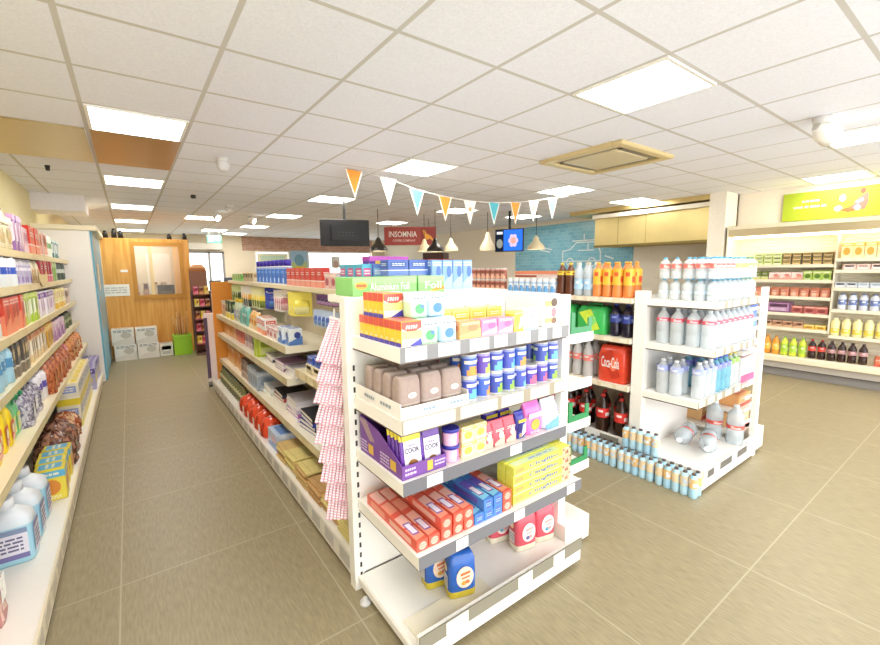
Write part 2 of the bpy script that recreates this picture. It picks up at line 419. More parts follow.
# bunting
pts = [(1.9, 4.25, 2.55), (2.39, 4.21, 2.49), (2.75, 4.19, 2.4), (3.13, 4.16, 2.352), (3.5, 4.14, 2.33), (3.88, 4.11, 2.335), (4.24, 4.08, 2.362), (4.57, 4.06, 2.41), (4.93, 4.03, 2.47), (5.4, 4.0, 2.55)]
BN = thing('bunting', 'string of orange, white and turquoise pennants looping below the ceiling', 'bunting', (1.9, 4.25, 2.55))
add(BN, 'cord', B().tube([(x-1.9, y-4.25, z-2.55) for x, y, z in pts], .006, H('f3efe6'), 6), 'matte')
OR_, TU = H('ec9a3c'), H('5cbccb')
for (x, y, z), c in zip([(2.0, 4.243, 2.535)]+pts[1:9], (OR_, W_, TU, OR_, W_, TU, OR_, W_, TU)):
    b = B(); w, h, t = .1, .29, .002
    q = [(-w, 0), (w, 0), (0, -h)]
    f = [(x-1.9+a, y-4.25-t-.004, z-2.55+c2) for a, c2 in q]; g = [(p[0], p[1]+2*t, p[2]) for p in f]
    b.face(f[::-1], c); b.face(g, c)
    for i in range(3): b.face([f[i], f[(i+1) % 3], g[(i+1) % 3], g[i]], c)
    ed = H('fbf7ee')
    for s in (-1, 1):
        b.face([(x-1.9+s*w*1.0, f[0][1]-.001, z-2.55), (x-1.9+s*w*.84, f[0][1]-.001, z-2.55), (x-1.9, f[0][1]-.001, z-2.55-h*.86), (x-1.9, f[0][1]-.001, z-2.55-h)], ed)
    if c == W_:
        n = 12; b.face([(x-1.9+.025*math.cos(2*PI*i/n), f[0][1]-.0015, z-2.55-.1+.025*math.sin(2*PI*i/n)) for i in range(n)], H('d8b27a'))
    add(BN, 'pennant', b, 'matte')

# ------------------------------------------------------------------ shelving
SH = H('f7f3ea'); EDGE = H('a8a6a8')
def strip_tickets(a0, a1, r, tl, tg):
    """price strip: grey channel with white tickets; axis 'x' faces -y, axis 'y' faces -x or +x"""
    out = []
    a = a0+r.uniform(0, tg[1]*.6)
    while a < a1-.03:
        L = r.uniform(*tl); e = min(a1, a+L)
        out.append((a, e)); a = e+r.uniform(*tg)
    return out
def shelf(parent, x0, y0, x1, y1, z, front, dark=EDGE, t=.05, tone=SH, ticket=W_, h=None, seed=1, tl=(.05, .12), tg=(.03, .07), under=True):
    """a shelf plate with turned-down edges and its price strip on the front side"""
    r = random.Random(seed); b = B(); h = h or t
    b.box(x0, y0, z-.022, x1, y1, z, tone)
    if front == '-y':
        b.box(x0, y0, z-t, x0+.012, y1, z-.022, tone); b.box(x1-.012, y0, z-t, x1, y1, z-.022, tone)
    else:
        b.box(x0, y0, z-t, x1, y0+.012, z-.022, tone); b.box(x0, y1-.012, z-t, x1, y1, z-.022, tone)
    s = add(parent, 'shelf', b, 'enamel')
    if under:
        u = B(); u.box(x0+.003, y0+.003, z-t-.008, x1-.003, y1-.003, z-t-.0005, H('5a4636')); add(s, 'underside_shade', u, 'card')  # dark brown sheet, paints the shadow line below the shelf edges
    p = B(); e = .004
    if front == '-y':
        p.box(x0, y0-e*2, z-h, x1, y0, z+.004, tone, {'-y': dark})
        for a, c in strip_tickets(x0, x1, r, tl, tg):
            p.face([(a, y0-e*2-.001, z-h+.004), (c, y0-e*2-.001, z-h+.004), (c, y0-e*2-.001, z), (a, y0-e*2-.001, z)][::1], ticket)
    else:
        sx = -1 if front == '-x' else 1; X = x0 if sx < 0 else x1; xe = X+sx*e*2
        p.box(X, y0, z-h, xe, y1, z+.004, tone, {front: dark})
        for a, c in strip_tickets(y0, y1, r, tl, tg):
            q = [(xe+sx*.001, a, z-h+.004), (xe+sx*.001, c, z-h+.004), (xe+sx*.001, c, z), (xe+sx*.001, a, z)]
            p.face(q if sx > 0 else q[::-1], ticket)
    add(s, 'price_strip', p, 'plastic')
    return s
def upright(parent, x0, y0, x1, y1, z0, z1, slots=None):
    b = B().box(x0, y0, z0, x1, y1, z1, SH)
    if slots:
        z = z0+.06; xm = (x0+x1)/2+.009
        while z < z1-.3 if slots == 'y' else z < z1-.03:
            b.box(xm-.006, y0-.0008, z, xm+.004, y0+.001, z+.025, H('3a3631')); z += .05
    return add(parent, 'upright', b, 'enamel')

# --- the near end display (faces the camera)
E1 = thing('gondola_end_display', 'white gondola end with four stocked shelves nearest the camera', 'shelving unit', (0, 0, 0))
b = B().box(.757, 1.215, .025, 1.742, 1.72, .072, SH, ch=.008); b.box(.757, 1.192, .025, 1.742, 1.213, .145, SH, ch=.004); b.box(.79, 1.235, .0725, 1.2, 1.36, .08, H('f4ecd4'))
bp = add(E1, 'base_plinth', b, 'enamel')
p = B(); p.box(.757, 1.186, .09, 1.742, 1.1915, .148, H('8d8776'))
for a, c in ((.88, .99), (1.28, 1.37), (1.52, 1.6)): p.box(a, 1.1845, .094, c, 1.186, .144, W_)
add(bp, 'price_strip', p, 'plastic')
for x in (.745, 1.69): add(bp, 'foot', B().loft([(0, .025, .025, 2, LG), (.012, .025, .025, 2, LG), (.014, .01, .01, 2, LG), (.03, .01, .01, 2, LG)], 12, x, 1.62), 'plastic')
add(E1, 'back_panel', B().box(.79, 1.722, .073, 1.742, 1.745, 1.38, SH), 'enamel')
upright(E1, .742, 1.715, .79, 1.77, 0, 1.386, 'y')
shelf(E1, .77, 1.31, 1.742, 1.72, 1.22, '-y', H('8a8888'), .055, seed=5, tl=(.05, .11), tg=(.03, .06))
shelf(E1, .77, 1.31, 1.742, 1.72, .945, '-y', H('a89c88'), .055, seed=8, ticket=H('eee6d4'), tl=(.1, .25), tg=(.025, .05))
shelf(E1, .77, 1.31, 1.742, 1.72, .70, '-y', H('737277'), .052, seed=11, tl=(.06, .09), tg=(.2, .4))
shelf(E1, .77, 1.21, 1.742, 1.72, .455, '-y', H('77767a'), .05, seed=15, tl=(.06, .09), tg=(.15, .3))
# side bay hung on the right of the end display
E2 = thing('side_shelf_bay', 'narrow white shelf bay on the right flank of the nearest gondola', 'shelving unit', (0, 0, 0))
add(E2, 'base_plinth', B().box(1.744, 1.29, .02, 1.95, 5.9, .15, SH), 'enamel')
upright(E2, 1.745, 1.34, 1.80, 1.38, .15, 1.37)
GRN = H('2f8a52')
for i, z in enumerate((1.165, .915, .69, .445)):
    s = add(E2, 'shelf', B().box(1.802, 1.33, z-.05, 1.99, 5.9, z-.02, SH).box(1.802, 1.33, z-.02, 1.99, 1.345, z, SH), 'enamel')
    if i != 1:
        g = B(); zz = z
        g.box(1.805, 1.334, zz, 1.98, 1.342, zz+.03, GRN); g.box(1.805, 1.334, zz+.03, 1.835, 1.342, zz+.11, GRN); g.box(1.95, 1.334, zz+.03, 1.98, 1.342, zz+.075, GRN)
        add(s, 'divider', g, 'plastic', 'green end divider on the side shelf')
# --- the long left face of that gondola
G1 = thing('gondola_run', 'long white gondola run facing the left aisle', 'shelving unit', (0, 0, 0))
b = B().box(.76, 1.775, .02, 1.74, 5.95, .13, SH); bp = add(G1, 'base_plinth', b, 'enamel')
p = B(); p.box(.752, 1.775, .045, .7595, 5.95, .14, H('e9e4d8'))
y = 1.8
while y < 5.85: p.box(.7505, y, .06, .752, y+.12, .125, H('c4c0ba')); y += .2
add(bp, 'price_strip', p, 'plastic')
add(G1, 'back_panel', B().box(1.25, 1.775, .13, 1.29, 5.95, 1.36, H('dcd3bd')), 'enamel')
for y in (2.93, 4.2, 5.4): upright(G1, 1.21, y, 1.25, y+.04, .13, 1.37)
YC = H('d9c79a')
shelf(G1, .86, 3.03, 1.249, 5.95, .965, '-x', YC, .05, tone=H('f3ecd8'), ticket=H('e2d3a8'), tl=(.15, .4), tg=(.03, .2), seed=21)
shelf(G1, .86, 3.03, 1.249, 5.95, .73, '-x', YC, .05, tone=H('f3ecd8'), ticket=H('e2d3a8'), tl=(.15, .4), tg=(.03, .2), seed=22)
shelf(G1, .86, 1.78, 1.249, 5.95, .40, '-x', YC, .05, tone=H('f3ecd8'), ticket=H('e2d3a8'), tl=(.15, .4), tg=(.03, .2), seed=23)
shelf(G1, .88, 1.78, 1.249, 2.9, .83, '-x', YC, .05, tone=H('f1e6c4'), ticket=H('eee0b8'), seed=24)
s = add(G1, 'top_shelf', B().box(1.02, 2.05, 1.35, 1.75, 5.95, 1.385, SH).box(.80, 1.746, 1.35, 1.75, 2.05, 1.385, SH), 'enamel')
s2 = B()
s2.box(1.012, 2.06, 1.352, 1.0195, 5.94, 1.383, H('e9dcb8'))
add(s, 'price_strip', s2, 'plastic')
add(G1, 'end_panel', B().box(.82, 5.952, .1, 1.74, 5.975, 1.37, H('ee9a34')), 'card', 'orange end panel of the gondola')
for y in (4.05, 3.56, 2.54, 2.36): add(G1, 'peg_hook', B().tube([(1.25, y, 1.3), (1.02, y, 1.3), (1.0, y, 1.315)], .005, LG, 6), 'metal')

# --- drinks stand: water end and cola face
D1 = thing('drinks_end_display', 'white end stand stacked with bottled water in the middle of the shop', 'shelving unit', (0, 0, 0))
bp = add(D1, 'base_plinth', B().box(2.96, 1.12, .02, 3.72, 1.56, .15, SH), 'enamel')
p = B(); p.box(2.96, 1.108, .06, 3.72, 1.119, .158, SH)
for a, c in ((3.0, 3.1), (3.2, 3.4), (3.5, 3.68)): p.box(a, 1.1065, .1, c, 1.108, .15, H('6e6a64'))
add(bp, 'price_strip', p, 'plastic')
add(D1, 'back_panel', B().box(3.03, 1.562, .1, 3.72, 1.585, 1.3, H('ebe6df')), 'enamel')
upright(D1, 2.965, 1.562, 3.028, 1.65, 0, 1.33)
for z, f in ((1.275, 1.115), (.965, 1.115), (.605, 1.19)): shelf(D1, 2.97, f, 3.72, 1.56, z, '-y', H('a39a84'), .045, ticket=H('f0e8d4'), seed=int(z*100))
D2 = thing('side_shelf_bay', 'narrow slatted white bay on the right flank of the water stand', 'shelving unit', (0, 0, 0))
upright(D2, 3.87, 1.125, 3.93, 1.16, 0, 1.34)
add(D2, 'kick_plate', B().box(3.725, 1.12, .02, 3.869, 1.15, .158, SH), 'enamel')
add(D2, 'base_plinth', B().box(3.94, 1.13, .03, 4.1, 1.9, .2, SH), 'enamel')
for x in (3.9, 4.06): add(D2, 'foot', B().loft([(0, .025, .025, 2, LG), (.012, .025, .025, 2, LG), (.03, .008, .008, 2, LG)], 12, x, 1.2), 'plastic')
for z in (1.27, 1.19, 1.11, 1.04, .86, .6, .5, .4, .3): add(D2, 'rail', B().box(3.74, 1.16, z-.018, 3.87, 1.175, z, SH), 'enamel')
for z in (1.02, .84, .58, .38, .2): add(D2, 'shelf', B().box(3.735, 1.2, z-.025, 4.08, 1.73, z, SH), 'enamel')
G2 = thing('gondola_run', 'white cola shelving facing the middle aisle left of the water stand', 'shelving unit', (0, 0, 0))
bp = add(G2, 'base_plinth', B().box(2.96, 1.665, .02, 3.6, 4.6, .17, SH), 'enamel')
p = B(); p.box(2.95, 1.665, .1, 2.9595, 4.6, .2, SH)
for i in range(9): p.box(2.9485, 1.72+i*.3, .13, 2.95, 1.88+i*.3, .185, H('8f897c'))
add(bp, 'price_strip', p, 'plastic')
add(G2, 'back_panel', B().box(3.4, 1.665, .17, 3.44, 4.6, 1.24, H('e6dccb')), 'enamel')
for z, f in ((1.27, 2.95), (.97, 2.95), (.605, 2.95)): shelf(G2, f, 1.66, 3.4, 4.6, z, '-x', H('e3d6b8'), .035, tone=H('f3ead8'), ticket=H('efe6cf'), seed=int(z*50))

# --- left wall shelving
L1 = thing('wall_shelving', 'long white wall shelving of household goods along the left wall', 'shelving unit', (0, 0, 0))
LZ = (1.66, 1.42, 1.14, .87, .58)
LX = (-.62, -.6, -.59, -.58, -.52)
bp = add(L1, 'base_plinth', B().box(XL, .2, .02, -.4, 7.3, .14, SH), 'enamel')
p = B(); p.box(-.3995, .2, .05, -.39, 7.3, .145, H('efe4c8'))
y = .3
while y < 7.2: p.box(-.39, y, .07, -.3885, y+.13, .13, H('cfc6ae')); y += .19
add(bp, 'price_strip', p, 'plastic')
add(L1, 'back_panel', B().box(XL, .2, .14, XL+.03, 7.3, 1.95, H('e9dfc0')), 'enamel')
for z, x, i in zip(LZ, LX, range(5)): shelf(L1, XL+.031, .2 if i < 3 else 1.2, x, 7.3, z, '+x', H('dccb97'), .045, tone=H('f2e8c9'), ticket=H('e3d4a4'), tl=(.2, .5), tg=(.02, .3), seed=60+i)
for y in (1.95, 3.2, 4.45, 5.7): upright(L1, XL+.03, y, XL+.06, y+.04, .14, 1.95)

# ------------------------------------------------------------------ product prototypes
CACHE = {}
def memo(fn):
    def g(*a, **k):
        key = (fn.__name__, repr(a), repr(sorted(k.items())))
        if key not in CACHE: CACHE[key] = fn(*a, **k)
        return CACHE[key]
    return g
def c3(cols): return [H(c) if isinstance(c, str) else c for c in cols]

def art(b, D, cols, style, r, sides='flr'):
    a, c, d = cols[1], cols[2], cols[3] if len(cols) > 3 else W_
    for s in sides:
        if style == 0:
            b.rect(s, D, 0, .72, 1, .93, a); b.ell(s, D, .5, .42, .32, .24, c); b.lines(s, D, .2, .76, .85, .9, 1, d, r)
            b.lines(s, D, .15, .05, .8, .16, 2, d, r)
        elif style == 1:
            b.poly(s, D, [(0, 0), (1, 0), (1, .55), (0, .2)], a); b.ell(s, D, .64, .6, .24, .2, c); b.lines(s, D, .1, .78, .9, .95, 2, d, r)
        elif style == 2:
            b.rect(s, D, 0, .0, 1, .3, a); b.rect(s, D, 0, .3, 1, .36, d); b.rect(s, D, .12, .55, .88, .85, c); b.lines(s, D, .2, .6, .8, .8, 2, d, r)
        elif style == 3:
            b.rect(s, D, .08, .1, .92, .9, a); b.rect(s, D, .16, .5, .84, .8, c); b.lines(s, D, .2, .16, .8, .42, 3, d, r)
        elif style == 4:
            b.rect(s, D, 0, .85, 1, 1, a); b.rect(s, D, 0, .4, .45, .8, c); b.poly(s, D, [(.45, .1), (1, .3), (1, .8), (.6, .7)], d); b.lines(s, D, .08, .08, .5, .32, 3, a, r)
@memo
def carton(nm, w, d, h, cols, style=0, mat='gloss', txt=None, top=True, seed=0):
    cols = c3(cols); r = random.Random(seed+len(nm)*7+style); D = (w, d, h); b = B()
    b.box(-w/2, -d/2, 0, w/2, d/2, h, cols[0], ch=min(.003, w*.04))
    art(b, D, cols, style, r)
    if top: b.rect('t', D, .1, .12, .9, .88, cols[1]); b.lines('t', D, .2, .3, .8, .7, 2, cols[3] if len(cols) > 3 else W_, r)
    if txt: b.text('f', D, .5, txt[1], txt[2], txt[3], txt[0], H(txt[4]))
    return proto(nm, b, mat)
@memo
def pouch(nm, w, d, h, cols, style=0, txt=None, seal=True, mat='film', seed=0):
    cols = c3(cols); r = random.Random(seed+style)
    b = B(); q = cols[0]; t = cols[4] if len(cols) > 4 else q
    b.loft([(0, w*.45, d*.42, 4, q), (.012, w*.49, d*.5, 4, q), (h*.35, w*.5, d*.5, 3.4, q), (h*.7, w*.49, d*.4, 3.4, t), (h*.88, w*.47, d*.2, 3, t), (h*.93, w*.48, .004, 3, t), (h, w*.49, .003, 3, t)], 20)
    D = (w*.84, d*1.0, h*.72)
    art(b, D, cols, style, r, 'f')
    if txt: b.text('f', D, .5, txt[1], txt[2], txt[3], txt[0], H(txt[4]))
    return proto(nm, b, mat)
@memo
def brick_bag(nm, w, d, h, cols, oval=None, mat='paper', panel=True):
    """block-bottomed paper bag with a folded top (flour, sugar, coffee)"""
    cols = c3(cols); b = B()
    b.loft([(0, w*.48, d*.46, 7, cols[0]), (.01, w*.5, d*.5, 6, cols[0]), (h*.22, w*.505, d*.505, 5, cols[1]), (h*.55, w*.51, d*.52, 4.5, cols[1]), (h*.84, w*.49, d*.47, 5, cols[1]), (h*.94, w*.44, d*.34, 6, cols[2]), (h, w*.4, d*.14, 6, cols[2])], 24)
    D = (w*1.0, d*1.035, h)
    if oval:
        b.ell('f', D, .5, .52, .34, .24, H(oval[0])); b.ell('f', D, .38, .6, .1, .07, H(oval[1]), .002); b.ell('f', D, .6, .6, .1, .07, H(oval[1]), .002); b.ell('f', D, .5, .42, .16, .06, H(oval[2]), .002)
    if panel:
        b.rect('l', (w*1.03, d*.8, h), .12, .24, .8, .55, H('efe9e0'), .002); b.ell('l', (w*1.03, d*.8, h), .5, .7, .26, .09, H('efe0c8'), .002)
    return proto(nm, b, mat)
PROF = {
 'water': [(0, .8), (.01, .96), (.03, 1), (.3, .97), (.33, .93), (.36, 1), (.62, 1), (.65, .95), (.72, 1), (.8, .8), (.88, .46), (.92, .33), (.945, .33)],
 'cola': [(0, .78), (.015, .95), (.05, 1), (.25, .98), (.38, .88), (.48, .97), (.62, 1), (.72, .92), (.82, .62), (.9, .36), (.945, .33)],
 'wine': [(0, .95), (.02, 1), (.55, 1), (.66, .9), (.74, .5), (.8, .36), (.945, .34)],
 'small': [(0, .85), (.02, 1), (.2, .98), (.45, .92), (.7, 1), (.82, .85), (.9, .5), (.945, .45)],
 'tub': [(0, .9), (.03, 1), (.8, 1), (.88, .95), (.9, .8), (.945, .8)],
}
@memo
def bottle(nm, r, h, prof, body, label, cap, mat='water', lz=(.4, .62), label_art=None, fill=None, capr=.36, n=16):
    body, label, cap = H(body), c3(label), H(cap); P = PROF[prof]
    fl = H(fill[0]) if fill else body
    secs = [(z*h, q*r, q*r, 2, fl if fill and z < fill[1] else body) for z, q in P]
    b = B().loft(secs, n)
    kids = []
    lb = B(); a, c = label[0], label[1]
    f = lambda i: c if (i % 8) in (2, 3, 4) else a
    g = lambda i: a if (i % 5) else c
    z0, z1 = lz[0]*h, lz[1]*h; rr = r*1.012
    e = (z1-z0)
    lb.loft([(z0, rr, rr, 2, a), (z0+e*.18, rr, rr, 2, f), (z0+e*.55, rr, rr, 2, g), (z0+e*.8, rr, rr, 2, a), (z1, rr, rr, 2, a)], n, caps=False)
    kids.append(part('label', lb, 'gloss'))
    cb = B().loft([(.93*h, capr*r, capr*r, 2, cap), (.985*h, capr*r, capr*r, 2, cap), (h, capr*r*.85, capr*r*.85, 2, cap)], 12)
    kids.append(part('cap', cb, 'plastic'))
    return proto(nm, b, mat, kids)
@memo
def can(nm, r, h, cols, lid=True, cap=None):
    cols = c3(cols); b = B()
    J = lambda i: abs((i+4) % 9-4)
    f = lambda i: cols[1] if J(i) <= 2 else cols[0]
    g = lambda i: cols[2] if J(i) <= 3 else cols[0]
    e = lambda i: cols[1] if J(i) <= 1 else cols[0]
    q = tuple(min(1, v*.55+.45) for v in cols[0])
    b.loft([(0, r*.94, r*.94, 2, LG), (.004, r, r, 2, LG), (.008, r*.98, r*.98, 2, cols[0]), (h*.1, r*.98, r*.98, 2, f), (h*.34, r*.98, r*.98, 2, e), (h*.5, r*.98, r*.98, 2, cols[0]), (h*.6, r*.98, r*.98, 2, g), (h*.74, r*.98, r*.98, 2, cols[0]), (h*.84, r*.98, r*.98, 2, q), (h*.94, r*.98, r*.98, 2, LG), (h*.96, r, r, 2, LG), (h, r*.94, r*.94, 2, LG)], 18)
    k = []
    if cap: k.append(part('cap', B().loft([(h, r*.9, r*.9, 2, H(cap)), (h*1.3, r*.88, r*.88, 2, H(cap)), (h*1.34, r*.7, r*.7, 2, H(cap))], 14), 'plastic'))
    return proto(nm, b, 'gloss', k)
@memo
def jug(nm, w, d, h, body, lab, cap, trigger=False):
    """moulded household bottle, flat-sided, with an off-centre neck or a trigger"""
    body, lab, cap = H(body), c3(lab), H(cap); b = B()
    b.loft([(0, w*.46, d*.44, 5, body), (.012, w*.5, d*.5, 4, body), (h*.55, w*.5, d*.5, 4, body), (h*.68, w*.42, d*.44, 3, body), (h*.78, w*.2, d*.26, 2.4, body), (h*.86, w*.14, d*.2, 2, body)], 20)
    D = (w*.9, d*1.0, h)
    k = []
    lb = B(); lb.rect('f', D, .08, .12, .92, .5, lab[0], .002); lb.ell('f', D, .5, .34, .3, .1, lab[1], .003); lb.lines('f', D, .2, .14, .8, .22, 2, lab[1], e=.003)
    lb.rect('l', (w*1.0, d*.8, h), .1, .12, .9, .5, lab[0], .001); lb.rect('r', (w*1.0, d*.8, h), .1, .12, .9, .5, lab[0], .001)
    k.append(part('label', lb, 'gloss'))
    c = B()
    if trigger:
        c.box(-w*.16, -d*.22, h*.84, w*.16, d*.22, h*.9, cap); c.box(-w*.14, -d*.95, h*.9, w*.14, d*.3, h, cap, ch=.004); c.box(-w*.08, -d*.6, h*.78, w*.08, -d*.45, h*.9, cap)
        k.append(part('trigger', c, 'plastic'))
    else:
        c.loft([(h*.85, w*.2, d*.28, 2, cap), (h*.98, w*.18, d*.26, 2, cap), (h, w*.14, d*.2, 2, cap)], 12); k.append(part('cap', c, 'plastic'))
    return proto(nm, b, 'plastic', k)
@memo
def book(nm, w, d, h, cover, page='f4efe4', tone=None):
    b = B(); c = H(cover)
    b.box(-w/2, -d/2, 0, w/2, d/2, .003, c); b.box(-w/2, -d/2, h-.003, w/2, d/2, h, c); b.box(w/2-.003, -d/2, .003, w/2, d/2, h-.003, c)
    b.box(-w/2+.003, -d/2+.003, .003, w/2-.003, d/2-.003, h-.003, H(page))
    if tone: b.rect('t', (w, d, h), .15, .5, .85, .8, H(tone))
    return proto(nm, b, 'card')
@memo
def hang_card(nm, w, h, cols, seed=0):
    """blister card on a hook"""
    cols = c3(cols); b = B(); b.box(-w/2, -.003, -h, w/2, .003, 0, cols[0], ch=.001)
    k = B().loft([(-h*.9, w*.36, .012, 5, cols[1]), (-h*.6, w*.4, .018, 4, cols[2]), (-h*.35, w*.34, .014, 4, cols[1])], 12, cy=-.012)
    return proto(nm, b, 'card', [part('blister', k, 'gloss')])
@memo
def roll(nm, r, h, col, band):
    b = B(); b.loft([(0, r*.96, r*.96, 2, H(col)), (.004, r, r, 2, H(col)), (h*.3, r, r, 2, H(band)), (h*.5, r, r, 2, H(col)), (h-.004, r, r, 2, H(col)), (h, r*.9, r*.9, 2, H(col))], 16)
    return proto(nm, b, 'paper')

def row(pr, n, p0, dp, rz, desc, cat, group, where, z=None, jit=0, start=0):
    """n copies in a line; label = '<ordinal> <desc> <where>'"""
    for i in range(n):
        p = [p0[k]+dp[k]*i for k in range(3)]
        q = pr[i % len(pr)] if isinstance(pr, list) else pr
        a = rz+rnd.uniform(-jit, jit)
        lab = ('%s %s %s' % (ORD[i+start], desc, where)) if n+start > 1 else '%s %s' % (desc, where.replace('from the near end, ', '').replace('from the left, ', '').replace('from the front, ', ''))
        inst(q, p, a, lab, cat, group)

# ================================================================== near end display
G = 'near end display'
# top shelf
Z = 1.221
def powder_box():
    w, d, h = .088, .042, .096; D = (w, d, h); b = B(); r = random.Random(3)
    b.box(-w/2, -d/2, 0, w/2, d/2, h, H('f6cf3b'), {'-y': H('f8f0d8')}, ch=.002)
    b.rect('f', D, 0, .3, 1, .62, H('f7e28a')); b.poly('f', D, [(.02, .98), (.98, .98), (.98, .72), (.7, .6), (.3, .6), (.02, .72)], H('df5a4c'), .001)
    for i in range(5): b.poly('f', D, [(.2+i*.12, .7), (.27+i*.12, .7), (.31+i*.12, .84), (.24+i*.12, .84)], W_, .0016)
    b.poly('f', D, [(.35, .02), (.98, .02), (.98, .3)], H('4a46b4'), .001)
    for s in 'lr': b.rect(s, D, 0, .66, 1, 1, H('e0604c')); b.rect(s, D, 0, 0, 1, .16, H('5a4fb0')); b.rect(s, D, .2, .2, .8, .3, H('f2e2a0'))
    b.rect('t', D, .03, .03, .97, .97, H('e58a78'))
    return proto('powder_box', b, 'gloss')
pb = powder_box()
row(pb, 8, (.828, 1.335, Z), (0, .0435, 0), 0, 'yellow red-topped powder box in the lower file', 'box', 'yellow powder boxes', 'from the front, top shelf')
row(pb, 4, (.828, 1.465, Z+.097), (0, .0435, 0), 0, 'yellow red-topped powder box in the upper file', 'box', 'yellow powder boxes', 'from the front, top shelf')
def wipe(nm, main, txt):
    w, d, h = .088, .065, .096; b = B(); D = (w, d, h); r = random.Random(len(nm))
    b.loft([(0, w*.46, d*.46, 5, main), (.008, w*.5, d*.5, 4, main), (h*.62, w*.5, d*.5, 4, main), (h*.64, w*.5, d*.5, 4, H('dff0f2')), (h*.93, w*.48, d*.46, 4, H('dff0f2')), (h, w*.42, d*.36, 4, H('dff0f2'))], 20)
    for k in range(4): b.poly('f', (w, d, h), [(.14+k*.19, .74+.05*(k % 2)), (.28+k*.19, .79-.03*(k % 2)), (.28+k*.19, .83-.03*(k % 2)), (.14+k*.19, .79+.05*(k % 2))], H('6d7a86'), .0016)
    b.ell('f', D, .5, .36, .24, .2, H(txt), .0016); b.ell('f', D, .62, .46, .1, .08, H('5a86c8'), .0022)
    return proto('cleaning_sachet', b, 'film')
wg, wb = wipe('green', H('bfe3bf'), '58a86c'), wipe('blue', H('b7d6ee'), '4a86c8')
for i, (x, q, c) in enumerate(((.915, wg, 'pale green'), (.97+.037, wb, 'pale blue'))):
    for k in range(3):
        inst(q, (x, 1.35+k*.07, Z), 0, '%s sachet tub in the lower tier, %s from the front, top shelf' % (c, ORD[k]), 'tub', 'sachet tubs')
for i, (x, q, c) in enumerate(((.905, wg, 'left pale green'), (.99, wb, 'right pale blue'))):
    for k in range(2):
        inst(q, (x, 1.405+k*.07, Z+.097), 0, '%s sachet tub in the upper tier, %s from the front, top shelf' % (c, ORD[k]), 'tub', 'sachet tubs')
inst(wg, (.84+.05, 1.56, Z+.097), 0, 'pale green sachet tub at the back behind the powder boxes', 'tub', 'sachet tubs')
sp_o = carton('soap_packet', .115, .07, .07, ['f3a06a', 'f7c07a', 'f08a5a', 'fbe2c4'], 1)
sp_p = carton('soap_packet', .092, .07, .07, ['f08ab8', 'f6b0c8', 'e86aa0', 'fbe0ea'], 1, seed=2)
inst(sp_o, (1.118, 1.355, Z), 0, 'orange soap packet at the shelf front beside the pale blue tubs', 'packet', 'soap packets')
inst(sp_p, (1.225, 1.355, Z), 0, 'left pink soap packet at the front of the top shelf', 'packet', 'soap packets')
inst(sp_p, (1.321, 1.355, Z), 0, 'right pink soap packet at the front of the top shelf', 'packet', 'soap packets')
inst(carton('soap_packet', .2, .07, .045, ['ee84c0', 'f2a4cc', 'e05a9a', 'fbe0ea'], 3), (1.2, 1.44, Z), 0, 'long magenta packet lying behind the front soap packets', 'packet')
row(carton('sponge_packet', .1, .05, .105, ['f2e27a', 'f6ec9a', 'e6cf4a', 'fbf6d8'], 2), 4, (1.1, 1.51, Z), (.104, 0, 0), 0, 'yellow packet from the left in the middle row,', 'packet', 'yellow packets', 'top shelf of the near display')
inst(carton('sponge_packet', .06, .06, .092, ['ece04a', 'f4ee8a', 'd8c83a', 'fbf6d8'], 4), (1.407, 1.35, Z), 0, 'bright yellow upright packet right of the pink soap packets', 'packet')
inst(carton('cloth_packet', .105, .05, .1, ['e8f0f6', 'b6d4e6', 'f0a0a0', 'f6f8fa'], 2), (1.5, 1.36, Z), 0, 'white and pale blue packet beside the bright yellow packet', 'packet')
row(roll('paper_roll', .033, .13, 'f4f2ec', 'e6e4da'), 8, (1.08, 1.62, Z), (.07, 0, 0), 0, 'white roll from the left in the back row,', 'roll', 'white rolls', 'top shelf of the near display')
b = B(); w, d, h = .135, .3, .155; D = (w, d, h)
b.box(-w/2, -d/2, 0, w/2, d/2, h, H('f6f3ee'), ch=.003); b.rect('f', D, .1, .1, .5, .26, H('f2e27a')); b.rect('f', D, .1, .62, .5, .8, H('f2e27a')); b.rect('f', D, .1, .3, .5, .6, H('f8f2d0'))
b.ell('f', D, .62, .74, .18, .14, H('6d5a4a')); b.ell('f', D, .6, .42, .14, .16, H('b08a90')); b.ell('f', D, .62, .16, .16, .1, H('8a6a50'))
inst(proto('liner_carton', b, 'card'), (1.668, 1.50, Z), 0, 'white carton with yellow and brown pictures at the right end of the top shelf', 'carton')

# second shelf: tray of brown bags and cans
Z = .946
b = B(); TR = H('f4efe8'); x0, x1, y0, y1 = -.165, .165, -.2, .19
b.box(x0, y0, 0, x1, y1, .004, TR)
b.box(x0, y0, .004, x1, y0+.004, .045, TR); b.box(x0, y1-.004, .004, x1, y1, .06, TR); b.box(x0, y0+.004, .004, x0+.004, y1-.004, .06, TR); b.box(x1-.004, y0+.004, .004, x1, y1-.004, .06, TR)
D = (.33, .4, .06); b.lines('f', D, .3, .2, .5, .55, 1, H('8fa6b4')); b.lines('f', D, .7, .2, .9, .55, 1, H('8fa6b4'))
b.v = b.v; 
for u in (.25, .6): b.lines('l', (.33, .4, .06), u, .3, u+.22, .75, 1, H('9aa4ac'))
inst(proto('display_tray', b, 'card'), (.94, 1.515, Z), 0, 'low white cardboard tray holding the brown bags', 'tray')
bb = brick_bag('brown_bag', .1, .068, .15, ['a48e80', 'a8927f', 'b39f90'], None, 'paper', False)
